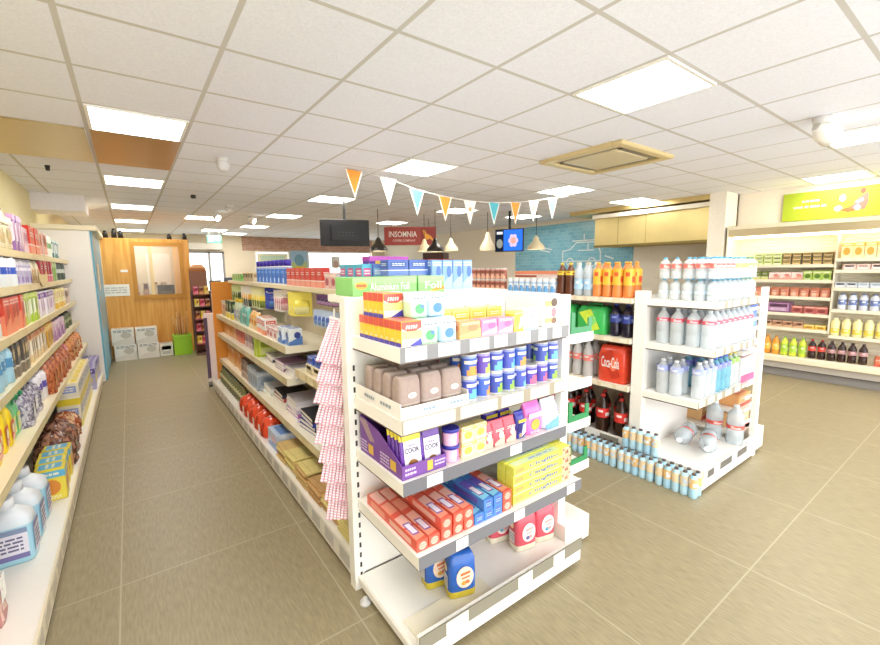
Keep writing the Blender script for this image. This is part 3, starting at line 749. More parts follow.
def brown():
    b = B(); w, d, h = .1, .068, .15; q = [H('a08a7e'), H('a9948a'), H('b6a498')]
    b.loft([(0, w*.48, d*.46, 6, q[0]), (.01, w*.5, d*.5, 5, q[0]), (h*.25, w*.51, d*.51, 4.5, H('c4b4a8')), (h*.3, w*.51, d*.51, 4.5, q[1]), (h*.55, w*.51, d*.52, 4.5, q[1]), (h*.84, w*.49, d*.47, 5, q[1]), (h*.95, w*.45, d*.36, 6, q[2]), (h, w*.4, d*.2, 6, q[2])], 24)
    D = (w, d*1.04, h); b.ell('f', D, .55, .5, .2, .08, H('e8e0d8'), .0015); b.lines('f', D, .42, .475, .68, .525, 1, H('9a8a84'), e=.002); b.ell('f', D, .75, .12, .3, .06, H('ece6e0'), .0015)
    b.lines('f', D, .15, .2, .5, .3, 2, H('d0c4ba'), e=.0015)
    return proto('brown_bag', b, 'paper')
bb = brown()
for i in range(3):
    for k in range(4):
        inst(bb, (.836+i*.104, 1.375+k*.078, Z+.005), rnd.uniform(-.06, .06), 'brown paper bag in the tray, %s column from the left, %s row' % (ORD[i], ORD[k]), 'bag', 'brown bags in the white tray')
cs = [can('food_can', .036, .1, p) for p in (['4a58b8', '6db8e0', 'e9e4f2'], ['5a4eb4', 'e06a8a', 'f4e8ee'], ['4466c0', 'f0a04a', 'f6ecd6'], ['3f52b0', '9acb4a', 'eaf2d8'], ['6a4cb0', 'c4d85a', 'f2f4e0'])]
for tier in (0, 1):
    for i in range(8):
        for k in range(2):
            if tier == 1 and i in (5,) and k == 0: continue
            inst(cs[(i+tier*2+(i*i) % 3) % 5], (1.145+i*.077, 1.365+k*.076, Z+tier*.1003), rnd.uniform(-.5, .5), 'blue food can, %s from left, %s tier, %s row on the can shelf' % (ORD[i], ('bottom', 'top')[tier], ('front', 'back')[k]), 'can', 'stacked food cans')
for k in range(2): inst(cs[k], (1.145, 1.64, Z+.1003*k), 0, '%s blue can at the back of the can shelf nearest the brown bags' % ('lower', 'upper')[k], 'can', 'stacked food cans')

# third shelf
Z = .701
PU = H('7a4a9a'); PD = H('6b3d8c')
b = B(); x, d0, d1, t = .105, -.19, .17, .004
b.box(-x, d0, 0, x, d1, t, PU)
b.box(-x, d0, t, x, d0+t, .055, PU); b.box(-x, d1-t, t, x, d1, .165, PD)
for s in (-1, 1):
    X0, X1 = (s*x, s*(x-t)) if s < 0 else (s*(x-t), s*x)
    q = [(d0+t, .004), (d1-t, .004), (d1-t, .165), (d0+.19, .14), (d0+t, .055)]
    b.face([(X0, y, z) for y, z in q][::-1], PU); b.face([(X1, y, z) for y, z in q], PU)
    for i in range(5):
        j = (i+1) % 5; b.face([(X0, *q[i]), (X0, *q[j]), (X1, *q[j]), (X1, *q[i])], PU)
D = (.21, .38, .16)
b.poly('l', D, [(0.02, .98), (.22, .98), (.42, .5), (.3, .45)], H('a88a92'), .001)
for u in (.16, .66): b.rect('l', D, u+.1, .1, u+.22, .36, H('e0b44a'), .001); b.lines('l', D, u-.12, .06, u+.08, .4, 4, H('d8c4e4'), e=.001)
D2 = (.21, .3805, .055); b.rect('f', D2, .55, .15, .68, .9, H('e0b44a'), .001); b.lines('f', D2, .06, .2, .3, .85, 2, H('dcc8ea'), e=.001); b.lines('f', D2, .72, .3, .97, .8, 2, H('dcc8ea'), e=.001)
inst(proto('display_box', b, 'card'), (.886, 1.515, Z), 0, 'purple cut-away display box on the third shelf', 'box')
def cook(top):
    w, h = .1, .16; b = B(); p = H('6a3aa0'); y = H(top)
    b.loft([(0, w*.46, .009, 3, p), (.02, w*.5, .013, 3, p), (h*.6, w*.5, .011, 3, p), (h*.75, w*.5, .01, 3, y), (h*.97, w*.5, .003, 3, y), (h, w*.5, .003, 3, y)], 18)
    D = (w*.8, .0265, h); b.rect('f', D, .04, .02, 1, .74, H('efe6f4'), .0005); b.rect('f', D, 0, .74, 1, .98, y, .0005)
    b.text('f', D, .5, .5, .86, .13, 'COOK', H('2a1a3a'), .0024); b.lines('f', D, .3, .58, .7, .66, 1, H('9a8aa8'), e=.0012); b.ell('f', D, .5, .16, .28, .12, H('9a6a3a'), .0012); b.lines('f', D, .25, .32, .75, .42, 2, H('b8a8c4'), e=.0012)
    return proto('nut_bag', b, 'film')
ca, cb_ = cook('f0d83a'), cook('6a4494')
for k in range(4):
    inst(ca, (.842, 1.352+k*.03, Z+.02), 0, 'yellow-topped purple bag in the display box, %s from the front' % ORD[k], 'bag', 'yellow-topped purple bags', rot=(-.14, 0, 0))
for k in range(3):
    inst(cb_, (.936, 1.352+k*.03, Z+.012), 0, 'purple-topped bag in the right file of the display box, %s from front' % ORD[k], 'bag', 'purple-topped bags', rot=(-.14, 0, 0))
@memo
def tubp(nm, r, h, cols):
    c = c3(cols); b = B().loft([(0, r*.92, r*.92, 2, c[0]), (.004, r*.95, r*.95, 2, lambda i: c[1] if i % 9 < 4 else c[0]), (h*.8, r, r, 2, c[0])], 18)
    k = B().loft([(h*.8, r*1.05, r*1.05, 2, c[2]), (h*.97, r*1.05, r*1.05, 2, c[2]), (h, r, r, 2, c[2])], 18)
    return proto(nm, b, 'gloss', [part('lid', k, 'plastic')])
tb = tubp('powder_tub', .036, .072, ['f0c0dc', 'e07ab4', '3a3aa0'])
for i, t in enumerate(('bottom', 'top')): inst(tb, (1.04, 1.36, Z+i*.0723), 0, '%s pink tub with navy lid right of the purple display box' % t, 'tub', 'pink tubs')
yp = carton('dessert_packet', .07, .05, .068, ['f4e6b4', 'efd67a', 'e8c45a', 'fbf6e2'], 0)
for i in range(2):
    for k in range(2): inst(yp, (1.118+.072*i*.98, 1.36, Z+k*.0685), 0, 'cream packet, %s column, %s tier beside the pink tubs' % (('left', 'right')[i], ('bottom', 'top')[k]), 'packet', 'cream packets')
rp = pouch('biscuit_bag', .075, .05, .12, ['cf5a6a', 'e9b8a8', 'f4e0d0', 'fbf0ea'], 1)
row(rp, 3, (1.232, 1.36, Z), (.073, 0, 0), 0, 'red picture bag from the left,', 'bag', 'red bags', 'third shelf of the near display')
row(pouch('biscuit_bag', .085, .05, .15, ['4a3a9a', 'f0d04a', '6a5ac0', 'e8e0f4'], 4), 2, (1.35, 1.46, Z), (.09, 0, 0), 0, 'dark blue starry bag from the left behind', 'bag', 'dark blue bags', 'the red bags')
inst(pouch('biscuit_bag', .06, .06, .13, ['3a3a9e', 'f0d84a', '2a2a70', 'e8e8f4'], 4, seed=3), (1.447, 1.36, Z), 0, 'navy bag with yellow patch right of the red bags', 'bag')
inst(pouch('tissue_bag', .115, .08, .16, ['f07ac4', 'f6d8e6', 'f4b050', 'fbeaf4'], 0, seed=5), (1.54, 1.37, Z), 0, 'large bright pink bag on the third shelf', 'bag')
inst(pouch('tissue_bag', .115, .08, .15, ['dfe8f6', '7ab0e0', 'f6f8fc', 'b8a8e0'], 1, seed=6), (1.667, 1.37, Z), 0, 'large white and blue bag at the right end of the third shelf', 'bag')

# fourth shelf: long film and foil boxes
Z = .456
@memo
def long_box(nm, cols, flip=False, L=.42):
    c = c3(cols); w, d, h = .05, L, .045; b = B(); D = (w, d, h); r = random.Random(5)
    b.box(-w/2, -d/2, 0, w/2, d/2, h, c[0], ch=.0015)
    for v0, v1, q in ((.02, .2, c[1]), (.24, .42, c[2]), (.5, .7, c[1]), (.74, .96, c[2])): b.poly('t', D, [(.05, v0), (.95, v0+.03), (.95, v1+.03), (.05, v1)], q)
    b.rect('t', D, .2, .1, .8, .3, H('8a5aa8'), .0012); b.rect('t', D, .28, .12, .72, .28, H('f4e8f6'), .0016)
    b.ell('f', D, .5, .5, .35, .35, c[2]); b.lines('f', D, .2, .3, .8, .7, 2, c[1])
    for s in 'lr':
        b.rect(s, D, .1, .2, .4, .8, c[1]); b.rect(s, D, .5, .25, .9, .75, c[2])
    return proto(nm, b, 'gloss')
red = long_box('film_box', ['e4604c', 'f09a80', 'f4b8a8']); blu = long_box('foil_box', ['4f86d0', '8ad0ea', '6a5ab8'])
for i, (x, n) in enumerate(((.808, 1), (.862, 1), (.922, 2), (.976, 2), (1.03, 2))):
    for k in range(n): inst(red, (x, 1.44, Z+k*.0455), rnd.uniform(-.02, .02), 'long red film box, %s column from left, %s tier on the film shelf' % (ORD[i], ('bottom', 'top')[k]), 'box', 'long red boxes')
for i in range(3):
    for k in range(2 if i else 1): inst(blu, (1.088+i*.053, 1.44, Z+k*.0455), rnd.uniform(-.01, .01), 'long blue foil box, %s column from left, %s tier on the film shelf' % (ORD[i], ('bottom', 'top')[k]), 'box', 'long blue boxes')
for k in range(2): inst(red, (1.25, 1.44, Z+k*.0455), 0, 'long red box between the blue and green boxes, %s of the pair' % ('lower', 'upper')[k], 'box', 'long red boxes')
def green_box():
    w, d, h = .4, .05, .044; b = B(); D = (w, d, h)
    b.box(-w/2, -d/2, 0, w/2, d/2, h, H('e4e45a'), ch=.0015)
    b.rect('f', D, 0, 0, 1, .2, H('f0ec9a')); b.rect('f', D, .02, .3, .16, .8, H('f0a860'), .001); b.text('f', D, .5, .55, .5, .5, 'Clingfilm', H('4a5ac0'))
    b.rect('f', D, .84, 0, 1, 1, H('f0b898'), .001)
    r = random.Random(2)
    for i in range(7): b.ell('f', D, .85+.14*r.random(), .1+.8*r.random(), .008+.01*r.random(), .12, H(('7a3a2a', 'c0603a', '5a4a2a')[i % 3]), .0016, 8)
    b.rect('t', D, .04, .1, .8, .9, H('cfe0a0')); b.lines('t', D, .3, .3, .7, .7, 1, H('8a9ad0'))
    return proto('film_box', b, 'gloss')
gb = green_box()
for k in range(4):
    for j in range(2): inst(gb, (1.495, 1.262+j*.055, Z+k*.0445), rnd.uniform(-.012, .012), 'lime green film box in the %s stack, %s from the bottom' % (('front', 'rear')[j], ORD[k]), 'box', 'lime green boxes')
inst(carton('sandwich_box', .16, .12, .06, ['3f9a5a', '5ab070', 'b07a4a', 'd8ecd8'], 3), (1.62, 1.45, Z), 0, 'dark green carton behind the lime green boxes', 'carton')

# base shelf: flour and sugar bags
Z = .0725
def flour(nm, c, base, o):
    w, d, h = .125, .085, .2; b = B(); C = H(c); Bs = H(base)
    b.loft([(0, w*.47, d*.45, 6, Bs), (.008, w*.5, d*.5, 5, Bs), (h*.16, w*.505, d*.505, 4.5, Bs), (h*.17, w*.505, d*.505, 4.5, C), (h*.55, w*.51, d*.53, 4, C), (h*.85, w*.49, d*.46, 4.5, C), (h*.95, w*.42, d*.3, 5, C), (h, w*.36, d*.16, 5, C)], 24)
    D = (w, d*1.08, h); b.ell('f', D, .55, .5, .32, .25, H(o[0]), .0015, 20); b.poly('f', D, [(.38, .6), (.74, .64), (.74, .58), (.38, .54)], H(o[1]), .0022); b.poly('f', D, [(.42, .5), (.72, .53), (.72, .49), (.42, .46)], H(o[1]), .0022); b.ell('f', D, .5, .37, .1, .05, H(o[2]), .0022); b.ell('f', D, .64, .39, .08, .045, H(o[1]), .0026)
    D = (w*1.04, d*.8, h); b.rect('l', D, .15, .22, .85, .52, H('e9e4e0'), .001); b.ell('l', D, .5, .68, .24, .09, H('f0d8b0'), .001); b.lines('l', D, .2, .26, .8, .48, 3, H('a0a0a8'), e=.0016)
    return proto(nm, b, 'film')
fb = flour('sugar_bag', '2f62b4', 'd8c43a', ('f2d8c0', 'e07a4a', 'd8a04a')); fr = flour('flour_bag', 'dc5a68', 'f0e8d0', ('f4e4dc', 'd8a8a0', '5a9ab8'))
inst(fb, (1.075, 1.345, Z+.008), -.3, 'blue sugar bag with yellow foot, front one on the base shelf', 'bag', 'blue sugar bags')
inst(fb, (1.03, 1.465, Z), -.2, 'blue sugar bag with yellow foot standing behind the front blue one', 'bag', 'blue sugar bags')
fy = flour('flour_bag', 'd85a66', 'f0e8d0', ('f4e4dc', 'd8a8a0', '6a6a9a'))
b = fr
for i, (x, y) in enumerate(((1.535, 1.40), (1.67, 1.39), (1.475, 1.525), (1.61, 1.525))):
    inst((fy, fr, fr, fr)[i], (x, y, Z), -.2, 'red flour bag on the base shelf, %s' % ('front left one', 'front right one', 'back left one', 'back one between the front pair')[i], 'bag', 'red flour bags')
# stock on the gondola top
Z = 1.386
def foil(nm, w, txt, arc):
    d, h = .2, .085; b = B(); D = (w, d, h); b.box(-w/2, -d/2, 0, w/2, d/2, h, H('8fd07a'), ch=.002)
    b.rect('f', D, 0, .62, 1, 1, H('a6dc92')); b.text('f', D, .56, .48, .62, .42, txt, W_)
    if arc: b.poly('f', D, [(.4, .1), (.7, .34), (1, .42), (1, .2), (.7, .14)], H('e89a3a'))
    else: b.ell('f', D, .12, .56, .09, .2, H('e8b04a')); b.rect('f', D, .05, .5, .19, .62, H('d86a4a'), .0016)
    b.rect('t', D, .1, .2, .9, .8, H('78bc66')); return proto(nm, b, 'card')
inst(foil('foil_carton', .34, 'Aluminium Foil', 0), (.975, 1.86, Z), 0, 'green carton lettered Aluminium Foil on top of the gondola', 'carton')
inst(foil('foil_carton', .16, 'Foil', 1), (1.235, 1.86, Z), 0, 'green carton with orange arc on top of the gondola', 'carton')
tw = carton('tissue_box', .11, .09, .085, ['f0f2f8', '4a6ab4', '7a94cc', 'f0f4fa'], 3)
tn = carton('tissue_box', .072, .09, .17, ['7fa4dc', 'a8c6ee', '4a70bc', 'f0f4fa'], 1)
for i in range(2): inst(tw, (1.2+.125*i, 2.06, Z), 0, 'white and navy framed tissue box, %s of the two behind the foil carton' % ('left', 'right')[i], 'box', 'framed tissue boxes')
for i in range(2): inst(carton('tissue_box', .13, .09, .085, ['4a66b4', '6a88cc', '3a559c', 'e8eef8'], 2), (1.2+.135*i, 2.07, Z+.086), 0, 'navy tissue box stacked on the framed ones, %s' % ('left', 'right')[i], 'box', 'navy tissue boxes')
row(tn, 4, (1.432, 2.03, Z), (.076, 0, 0), 0, 'tall light blue tissue box from the left', 'box', 'tall tissue boxes', 'on top of the gondola')
inst(carton('cracker_box', .28, .1, .2, ['5a44b0', 'b84ab8', '6a5ac8', 'e8d8f0'], 4), (1.34, 2.42, Z), 0, 'violet wide carton behind the tissue boxes on the gondola top', 'carton')
inst(carton('cracker_box', .17, .09, .17, ['f2d45a', 'f6e28a', 'e8b83a', 'fbf4d8'], 2), (1.29, 2.26, Z), 0, 'yellow carton in front of the violet carton on the gondola top', 'carton')
for i, (x, c) in enumerate(((1.075, ['5ab8d4', '8ad4e6', 'd85a9a', 'e8f6fa']), (1.14, ['6a8ad0', 'd85a9a', '8ac4e0', 'f6e8f0']))):
    for k in range(3): inst(carton('cotton_box', .058, .09, .15, c, 2), (x, 2.2+k*.11, Z), 0, '%s cotton box, %s from the front, left edge of the gondola top' % (('turquoise', 'pink and blue')[i], ORD[k]), 'box', 'cotton boxes')

# ================================================================== left face of the gondola
# top shelf
Z = 1.386
sc = can('spray_can', .036, .155, ['4a74c0', 'c0d8f0', '6a9ad8'], cap='3a2a9c')
row(sc, 8, (1.07, 3.6, Z), (0, .13, 0), 0, 'blue spray can from the near end,', 'spray can', 'blue spray cans', 'top shelf over the left aisle')
row(carton('tea_box', .1, .06, .135, ['d8483c', 'f0a08a', 'c43a34', 'fbe0d8'], 2), 7, (1.06, 2.78, Z), (0, .112, 0), -PI/2, 'red box from the near end,', 'box', 'red boxes', 'top shelf over the left aisle')
row(carton('tea_box', .09, .06, .1, ['e6b8b0', 'f4dcd4', 'b85a6a', 'fbf0ec'], 0), 2, (1.07, 2.56, Z), (0, .105, 0), -PI/2, 'pale pink box from the near end,', 'box', 'pale pink boxes', 'top shelf beside the red boxes')
row(carton('tea_box', .1, .07, .1, ['d8c49a', 'b8a478', '8a6a4a', 'f0e6cc'], 3), 4, (1.08, 4.78, Z), (0, .12, 0), -PI/2, 'tan box from the near end,', 'box', 'tan boxes', 'top shelf beyond the spray cans')
row(carton('tea_box', .11, .08, .08, ['5aa84a', '8ac86a', 'd8c84a', 'f0f6e0'], 1), 4, (1.08, 5.35, Z), (0, .13, 0), -PI/2, 'green box from the near end,', 'box', 'green boxes', 'far end of the top shelf')
# hanging blister cards
def hang(pal, nm, n, y0, dy, x, z, desc, grp, w=.09, h=.16, dx=0):
    for i in range(n):
        inst(hang_card(nm, w, h, pal), (x+dx*i, y0+dy*i, z), -PI/2+.95, '%s %s from the near end, hanging over the left aisle' % (ORD[i], desc), 'hanging pack', grp)
hang(['3a4cb4', '5a8ad0', '2a3a90'], 'sponge_card', 3, 4.15, .05, 1.1, 1.34, 'royal blue card', 'royal blue cards', .13, .2)
hang(['f0ece4', 'd8b0b8', 'b86a7a'], 'sponge_card', 4, 3.8, .06, 1.1, 1.33, 'white and mauve card', 'white cards', .11, .19)
hang(['f4e66a', 'f8f0a8', 'efe05a'], 'cloth_card', 3, 3.3, .06, 1.08, 1.335, 'yellow cloth card', 'yellow cloth cards', .15, .19)
hang(['8a5a9a', 'c8a0d0', '5a4a7a'], 'brush_card', 5, 2.62, .07, 1.08, 1.335, 'purple brush card', 'purple cards', .06, .07)
hang(['c8d8f0', '7a9ad8', '4a6ab8'], 'peg_card', 5, 2.72, .075, 1.1, 1.22, 'silver blue card', 'silver blue cards', .07, .12)
hang(['f2d23a', 'f8e88a', 'e8b82a'], 'tape_card', 2, 2.42, .05, 1.03, 1.2, 'bright yellow card', 'bright yellow cards', .09, .24)
hang(['5a5a9a', '9aa0d0', '3a3a6a'], 'tape_card', 4, 2.15, .05, 1.05, 1.22, 'slate blue card', 'slate blue cards', .05, .16)
hang(['e8e2b0', '8a9a4a', 'f0d84a'], 'mop_card', 4, 4.45, .1, 1.08, 1.335, 'olive and yellow card', 'olive cards', .12, .22)
hang(['f2ece0', '5a6a5a', 'e8b04a'], 'mop_card', 4, 4.95, .1, 1.08, 1.335, 'cream and grey card', 'cream cards', .12, .24)
hang(['d8e0a0', '6a8a3a', '3a4a2a'], 'mop_card', 4, 5.5, .1, 1.08, 1.335, 'green card', 'green cards', .12, .24)
# upper shelf
Z = .966
def seg(items, y, z, x, rz, where, gap=.006, depth=1):
    """items: (prototype, count, width along the shelf, description, category, group) from the near end to the far end"""
    used = {}
    for pr, n, w, desc, cat, grp in items:
        s = used.get(desc, 0)
        for i in range(n):
            lab = '%s %s from near end, %s' % (ORD[i+s], desc, where)
            q = pr[i % len(pr)] if isinstance(pr, list) else pr
            inst(q, (x+rnd.uniform(-.008, .008), y+w/2, z), rz+rnd.uniform(-.05, .05), lab, cat, grp+' on the '+where)
            y += w+gap
        used[desc] = s+n
    return y
R_, L_ = -PI/2, PI/2
wh = 'upper shelf facing the left aisle'
seg([(carton('glue_pack', .12, .1, .12, ['e6eef6', '5a84c8', '3a4a9a', 'f6f8fa'], 1), 2, .12, 'white and blue pack', 'pack', 'white packs'),
     (carton('tape_box', .11, .1, .09, ['efe6e0', 'd89a9a', 'c86a6a', 'fbf6f2'], 0), 3, .115, 'white and rose carton', 'carton', 'rose cartons'),
     (carton('tape_box', .1, .1, .14, ['f2f0ea', 'e88a5a', 'e0584a', 'fbf6f2'], 2), 3, .105, 'white and coral carton', 'carton', 'coral cartons'),
     (pouch('peg_bag', .12, .08, .16, ['e8b05a', 'f4d8a0', 'd88a3a', 'fbf0dc'], 1), 3, .12, 'amber bag', 'bag', 'amber bags'),
     (pouch('peg_bag', .12, .08, .18, ['6ab8b0', 'b8e0dc', '3a8a88', 'eaf6f4'], 0), 3, .12, 'teal bag', 'bag', 'teal bags'),
     (jug('spray_bottle', .08, .055, .24, 'c8d4b8', ['6a5ab4', 'e8e4f4'], 'e8c83a'), 4, .085, 'sage bottle with yellow cap', 'bottle', 'sage bottles'),
     (carton('bulb_box', .08, .08, .2, ['3a4a3a', 'f0d84a', '6a8a4a', 'f0f0e0'], 2), 4, .085, 'dark green box', 'box', 'dark green boxes'), (carton('bulb_box', .1, .08, .18, ['e8e4d8', 'b8a87a', 'd8683a', 'f8f4e8'], 1), 3, .105, 'ivory box', 'box', 'ivory boxes')], 3.06, Z, .935, R_, wh)
# near low shelf with shallow stock
Z = .831
row(carton('candle_box', .11, .12, .06, ['e8dcc0', 'd8c49a', 'c8b07a', 'f8f4e8'], 3), 7, (.965, 1.9, Z), (0, .135, 0), R_, 'beige candle box from the near end,', 'box', 'beige candle boxes', 'low shelf behind the straws')
row(carton('scourer_pack', .1, .1, .05, ['3f5cc0', '5a7ad8', '2a4aa0', 'd8e0f8'], 1), 6, (.965, 2.03, Z+.061), (0, .135, 0), R_, 'blue scourer pack from the near end,', 'pack', 'blue scourer packs', 'on the beige candle boxes')
# middle shelf: stationery
Z = .731; wh = 'middle shelf facing the left aisle'
y = 3.1
for j, (cols, n, nm) in enumerate(((('d8d4dc', 'e8e4ea', 'cfc8d4'), 3, 'grey-white'), (('8a4a8a', 'f0eaf0', 'c8a0c8'), 3, 'purple-edged'), (('f4f0ea', '3a3a4a', 'e8e4dc'), 3, 'white'))):
    for k in range(n): inst(book('notepad', .25, .2, .022, cols[k % 3]), (1.0, y+j*.29, Z+k*.0223), R_+rnd.uniform(-.08, .08), '%s notepad, %s from the bottom of its pile on the middle shelf' % (nm, ORD[k]), 'notepad', '%s notepads' % nm)
seg([(carton('binder', .05, .2, .17, ['c8d83a', 'e0e87a', 'a8b82a', 'f4f6d8'], 3), 2, .05, 'lime binder', 'binder', 'lime binders'),
     (carton('spice_box', .07, .1, .17, ['4a4a3a', '8a8a6a', '2a2a22', 'd8d8c8'], 0), 4, .07, 'olive box', 'box', 'olive boxes'),
     (carton('spice_box', .07, .1, .16, ['c8a0a0', 'e8d0d0', 'a86a6a', 'f8f0f0'], 2), 4, .07, 'dusty pink box', 'box', 'dusty pink boxes'),
     (carton('candle_box', .08, .1, .17, ['d84a2a', 'f08a5a', 'b83a1a', 'fbe0d0'], 1), 5, .085, 'rust red box', 'box', 'rust red boxes'),
     (carton('candle_box', .09, .1, .17, ['e89a3a', 'f4c07a', 'c87a1a', 'fbf0d8'], 1), 7, .095, 'orange box', 'box', 'orange boxes')], 3.98, Z, .975, R_, wh)
# lower shelf
Z = .401; wh = 'lower shelf facing the left aisle'
for j, (y, cols, n, nm) in enumerate(((2.82, ('2a3a9a', '1f2a70', '3a4ab0', '22232c'), 4, 'navy'), (3.15, ('e8e4ee', 'b06ab8', 'd8cfe0', 'f4f0f6', 'e4e0ea'), 5, 'white and violet'), (3.5, ('d8d4d0', 'f4f2ee', 'b84a4a', '3a3a44'), 4, 'grey and red'), (3.85, ('e8eee8', 'cfd8d4', 'e6e8f0'), 3, 'pale green'))):
    for k in range(n): inst(book('notepad', .28, .22, .03, cols[k]), (1.02, y, Z+k*.0303), R_+rnd.uniform(-.1, .1), '%s boxed pad, %s from the bottom of its pile on the lower shelf' % (nm, ORD[k]), 'notepad', nm+' pads')
inst(carton('envelope_box', .28, .22, .1, ['e8eaf0', 'd0d8e8', '9aa8c0', 'f8f8fa'], 3), (1.02, 2.5, Z), R_, 'white envelope box near the straws on the lower shelf', 'box')
inst(carton('envelope_box', .24, .22, .07, ['3a44a8', '5a68c8', '2a3490', 'e0e4f8'], 3), (1.03, 2.22, Z), R_, 'dark blue flat box behind the straws on the lower shelf', 'box')
seg([(carton('folder', .06, .18, .18, ['a8b4c0', 'c8d0d8', '8a98a8', 'f0f2f4'], 0), 6, .06, 'blue-grey folder', 'folder', 'folders'),
     (carton('folder', .06, .18, .2, ['8a6a5a', 'b89a8a', '6a4a3a', 'e8dcd4'], 2), 5, .06, 'brown folder', 'folder', 'folders'),
     (carton('candle_box', .09, .1, .2, ['ee9a34', 'f6c27a', 'd8841f', 'fbf0d8'], 1), 10, .095, 'orange carton', 'carton', 'orange cartons')], 4.05, Z, .97, R_, wh)
# base: paper bags, blue sack, red nets, dark bottles
Z = .131
@memo
def paper_stack_bag(nm, w, d, h, col):
    c = H(col); e = tuple(min(1, x*1.1) for x in c); b = B()
    b.box(-w/2, -d/2, 0, w/2, d/2, h, c, {'-y': tuple(x*.93 for x in c)}, ch=.004)
    b.face([(-w/2+.01, -d/2+.03, h+.0006), (w/2-.01, -d/2+.03, h+.0006), (w/2-.01, -d/2+.034, h+.0006), (-w/2+.01, -d/2+.034, h+.0006)], tuple(x*.85 for x in c))
    b.face([(0, -d/2+.01, h+.0008), (.004, -d/2+.01, h+.0008), (.004, d/2-.01, h+.0008), (0, d/2-.01, h+.0008)], tuple(x*.9 for x in c))
    return proto(nm, b, 'paper')
tones = ('d9b878', 'cfa768', 'c99f66', 'd4ae74', 'e2cf86')
for j, (y, n) in enumerate(((1.93, 4), (2.16, 5), (2.39, 6), (2.62, 7), (2.85, 7), (3.06, 6))):
    for k in range(n):
        inst(paper_stack_bag('paper_bag', .21, .36, .016, tones[(j+k*(j % 2)) % 5] if j else 'e0cf84'), (.97+rnd.uniform(-.012, .012), y+rnd.uniform(-.012, .012), Z+k*.0163), R_+rnd.uniform(-.05, .05), 'folded brown paper bag, %s of the %s pile from the near end' % (ORD[k]+' up' , ORD[j]), 'paper bag', 'paper bags on the base shelf')
inst(carton('dishcloth_pack', .26, .3, .13, ['c8d8f0', '7a9cd8', 'e8b8c8', 'f4f6fc'], 1, seed=4), (.95, 3.33, Z), R_, 'blue and white pack between the paper bags and the red sacks', 'pack')
def net():
    b = B(); c = H('e8502a'); k = H('b83a22'); w, d, h = .19, .23, .168
    f = lambda i: c if i % 3 else k
    b.loft([(0, w*.44, d*.44, 3, c), (.015, w*.5, d*.5, 3, f), (h*.4, w*.52, d*.5, 2.6, f), (h*.75, w*.44, d*.42, 2.4, c), (h*.9, w*.2, d*.2, 2, k), (h, w*.14, d*.12, 2, k)], 18)
    b.rect('f', (w*.7, d*1.03, h), .3, .25, .7, .65, H('f4e0d0'), .002)
    hb = B().tube([(-.03, 0, h*.9), (-.025, 0, h*1.1), (0, 0, h*1.18), (.025, 0, h*1.1), (.03, 0, h*.9)], .006, H('8a2a1a'), 6)
    return proto('firelighter_sack', b, 'film', [part('handle', hb, 'plastic')])
row(net(), 5, (.89, 3.62, Z), (0, .2, 0), R_, 'orange-red sack from the near end,', 'sack', 'orange-red sacks', 'base shelf along the left aisle')
row(bottle('oil_bottle', .042, .2, 'wine', '7a7a4a', ['c8c89a', 'e8e4c0'], '2a2622', 'drink'), 13, (.86, 4.58, Z), (0, .1, 0), R_, 'olive bottle from the near end,', 'bottle', 'olive bottles', 'base shelf along the left aisle')
row(bottle('oil_bottle', .042, .2, 'wine', '6a5a3a', ['c8b88a', 'e8dcc0'], '1f1a18', 'drink'), 13, (.96, 4.62, Z), (0, .1, 0), R_, 'brown bottle from the near end in the second row,', 'bottle', 'brown bottles', 'base shelf')
# straw packs hanging beside the end display
def straw_pack(n=8):
    kids = []
    for i in range(n):
        x = (i-(n-1)/2)*.0148; y = -.004 if i % 2 else .004
        s = B(); P = [(x*(.9+.25*(1-k/36)), y, -.215+.215*k/36) for k in range(37)]
        s.tube(P, .0078, lambda k, i=i: H('f6b8cc') if (k*2+i) % 4 < 2 else H('fbf2f2'), 7)
        kids.append(part('straw', s, 'paper'))
    return ('straw_pack', None, kids+[part('header', B().box(-n*.0075, -.012, -.006, n*.0075, .012, .006, H('f6e4e8')), 'card')])
sp = straw_pack()
for k in range(9):
    inst(sp, (.775+(.035, .02, .004, -.006, -.012, -.01, -.004, .0, .004)[k]+.006*(k % 2), 1.91-.002*k, 1.262-k*.094), 0, 'pack of pink striped paper straws, %s from the top of the strip' % ORD[k], 'straw pack', 'hanging straw packs', rot=(-.37, .3-.025*k, -.45))
inst(straw_pack(2), (.81, 1.85, .5), 0, 'lowest small bunch of pink striped straws hanging beside the upright', 'straw pack', 'hanging straw packs', rot=(-.08, .12, -.3))
inst(straw_pack(2), (.785, 1.83, .49), 0, 'loose pair of pink striped straws hanging left of the lowest small bunch', 'straw pack', 'hanging straw packs', rot=(-.08, -.05, -.3))
P_ = B(); P_.tube([(.79, 1.95, 1.32), (.785, 1.955, .45)], .004, LG, 6)
put('clip_strip', P_.mesh('clip_strip', 'plastic'), label='thin white clip strip that the striped straw packs hang from', cat='clip strip')

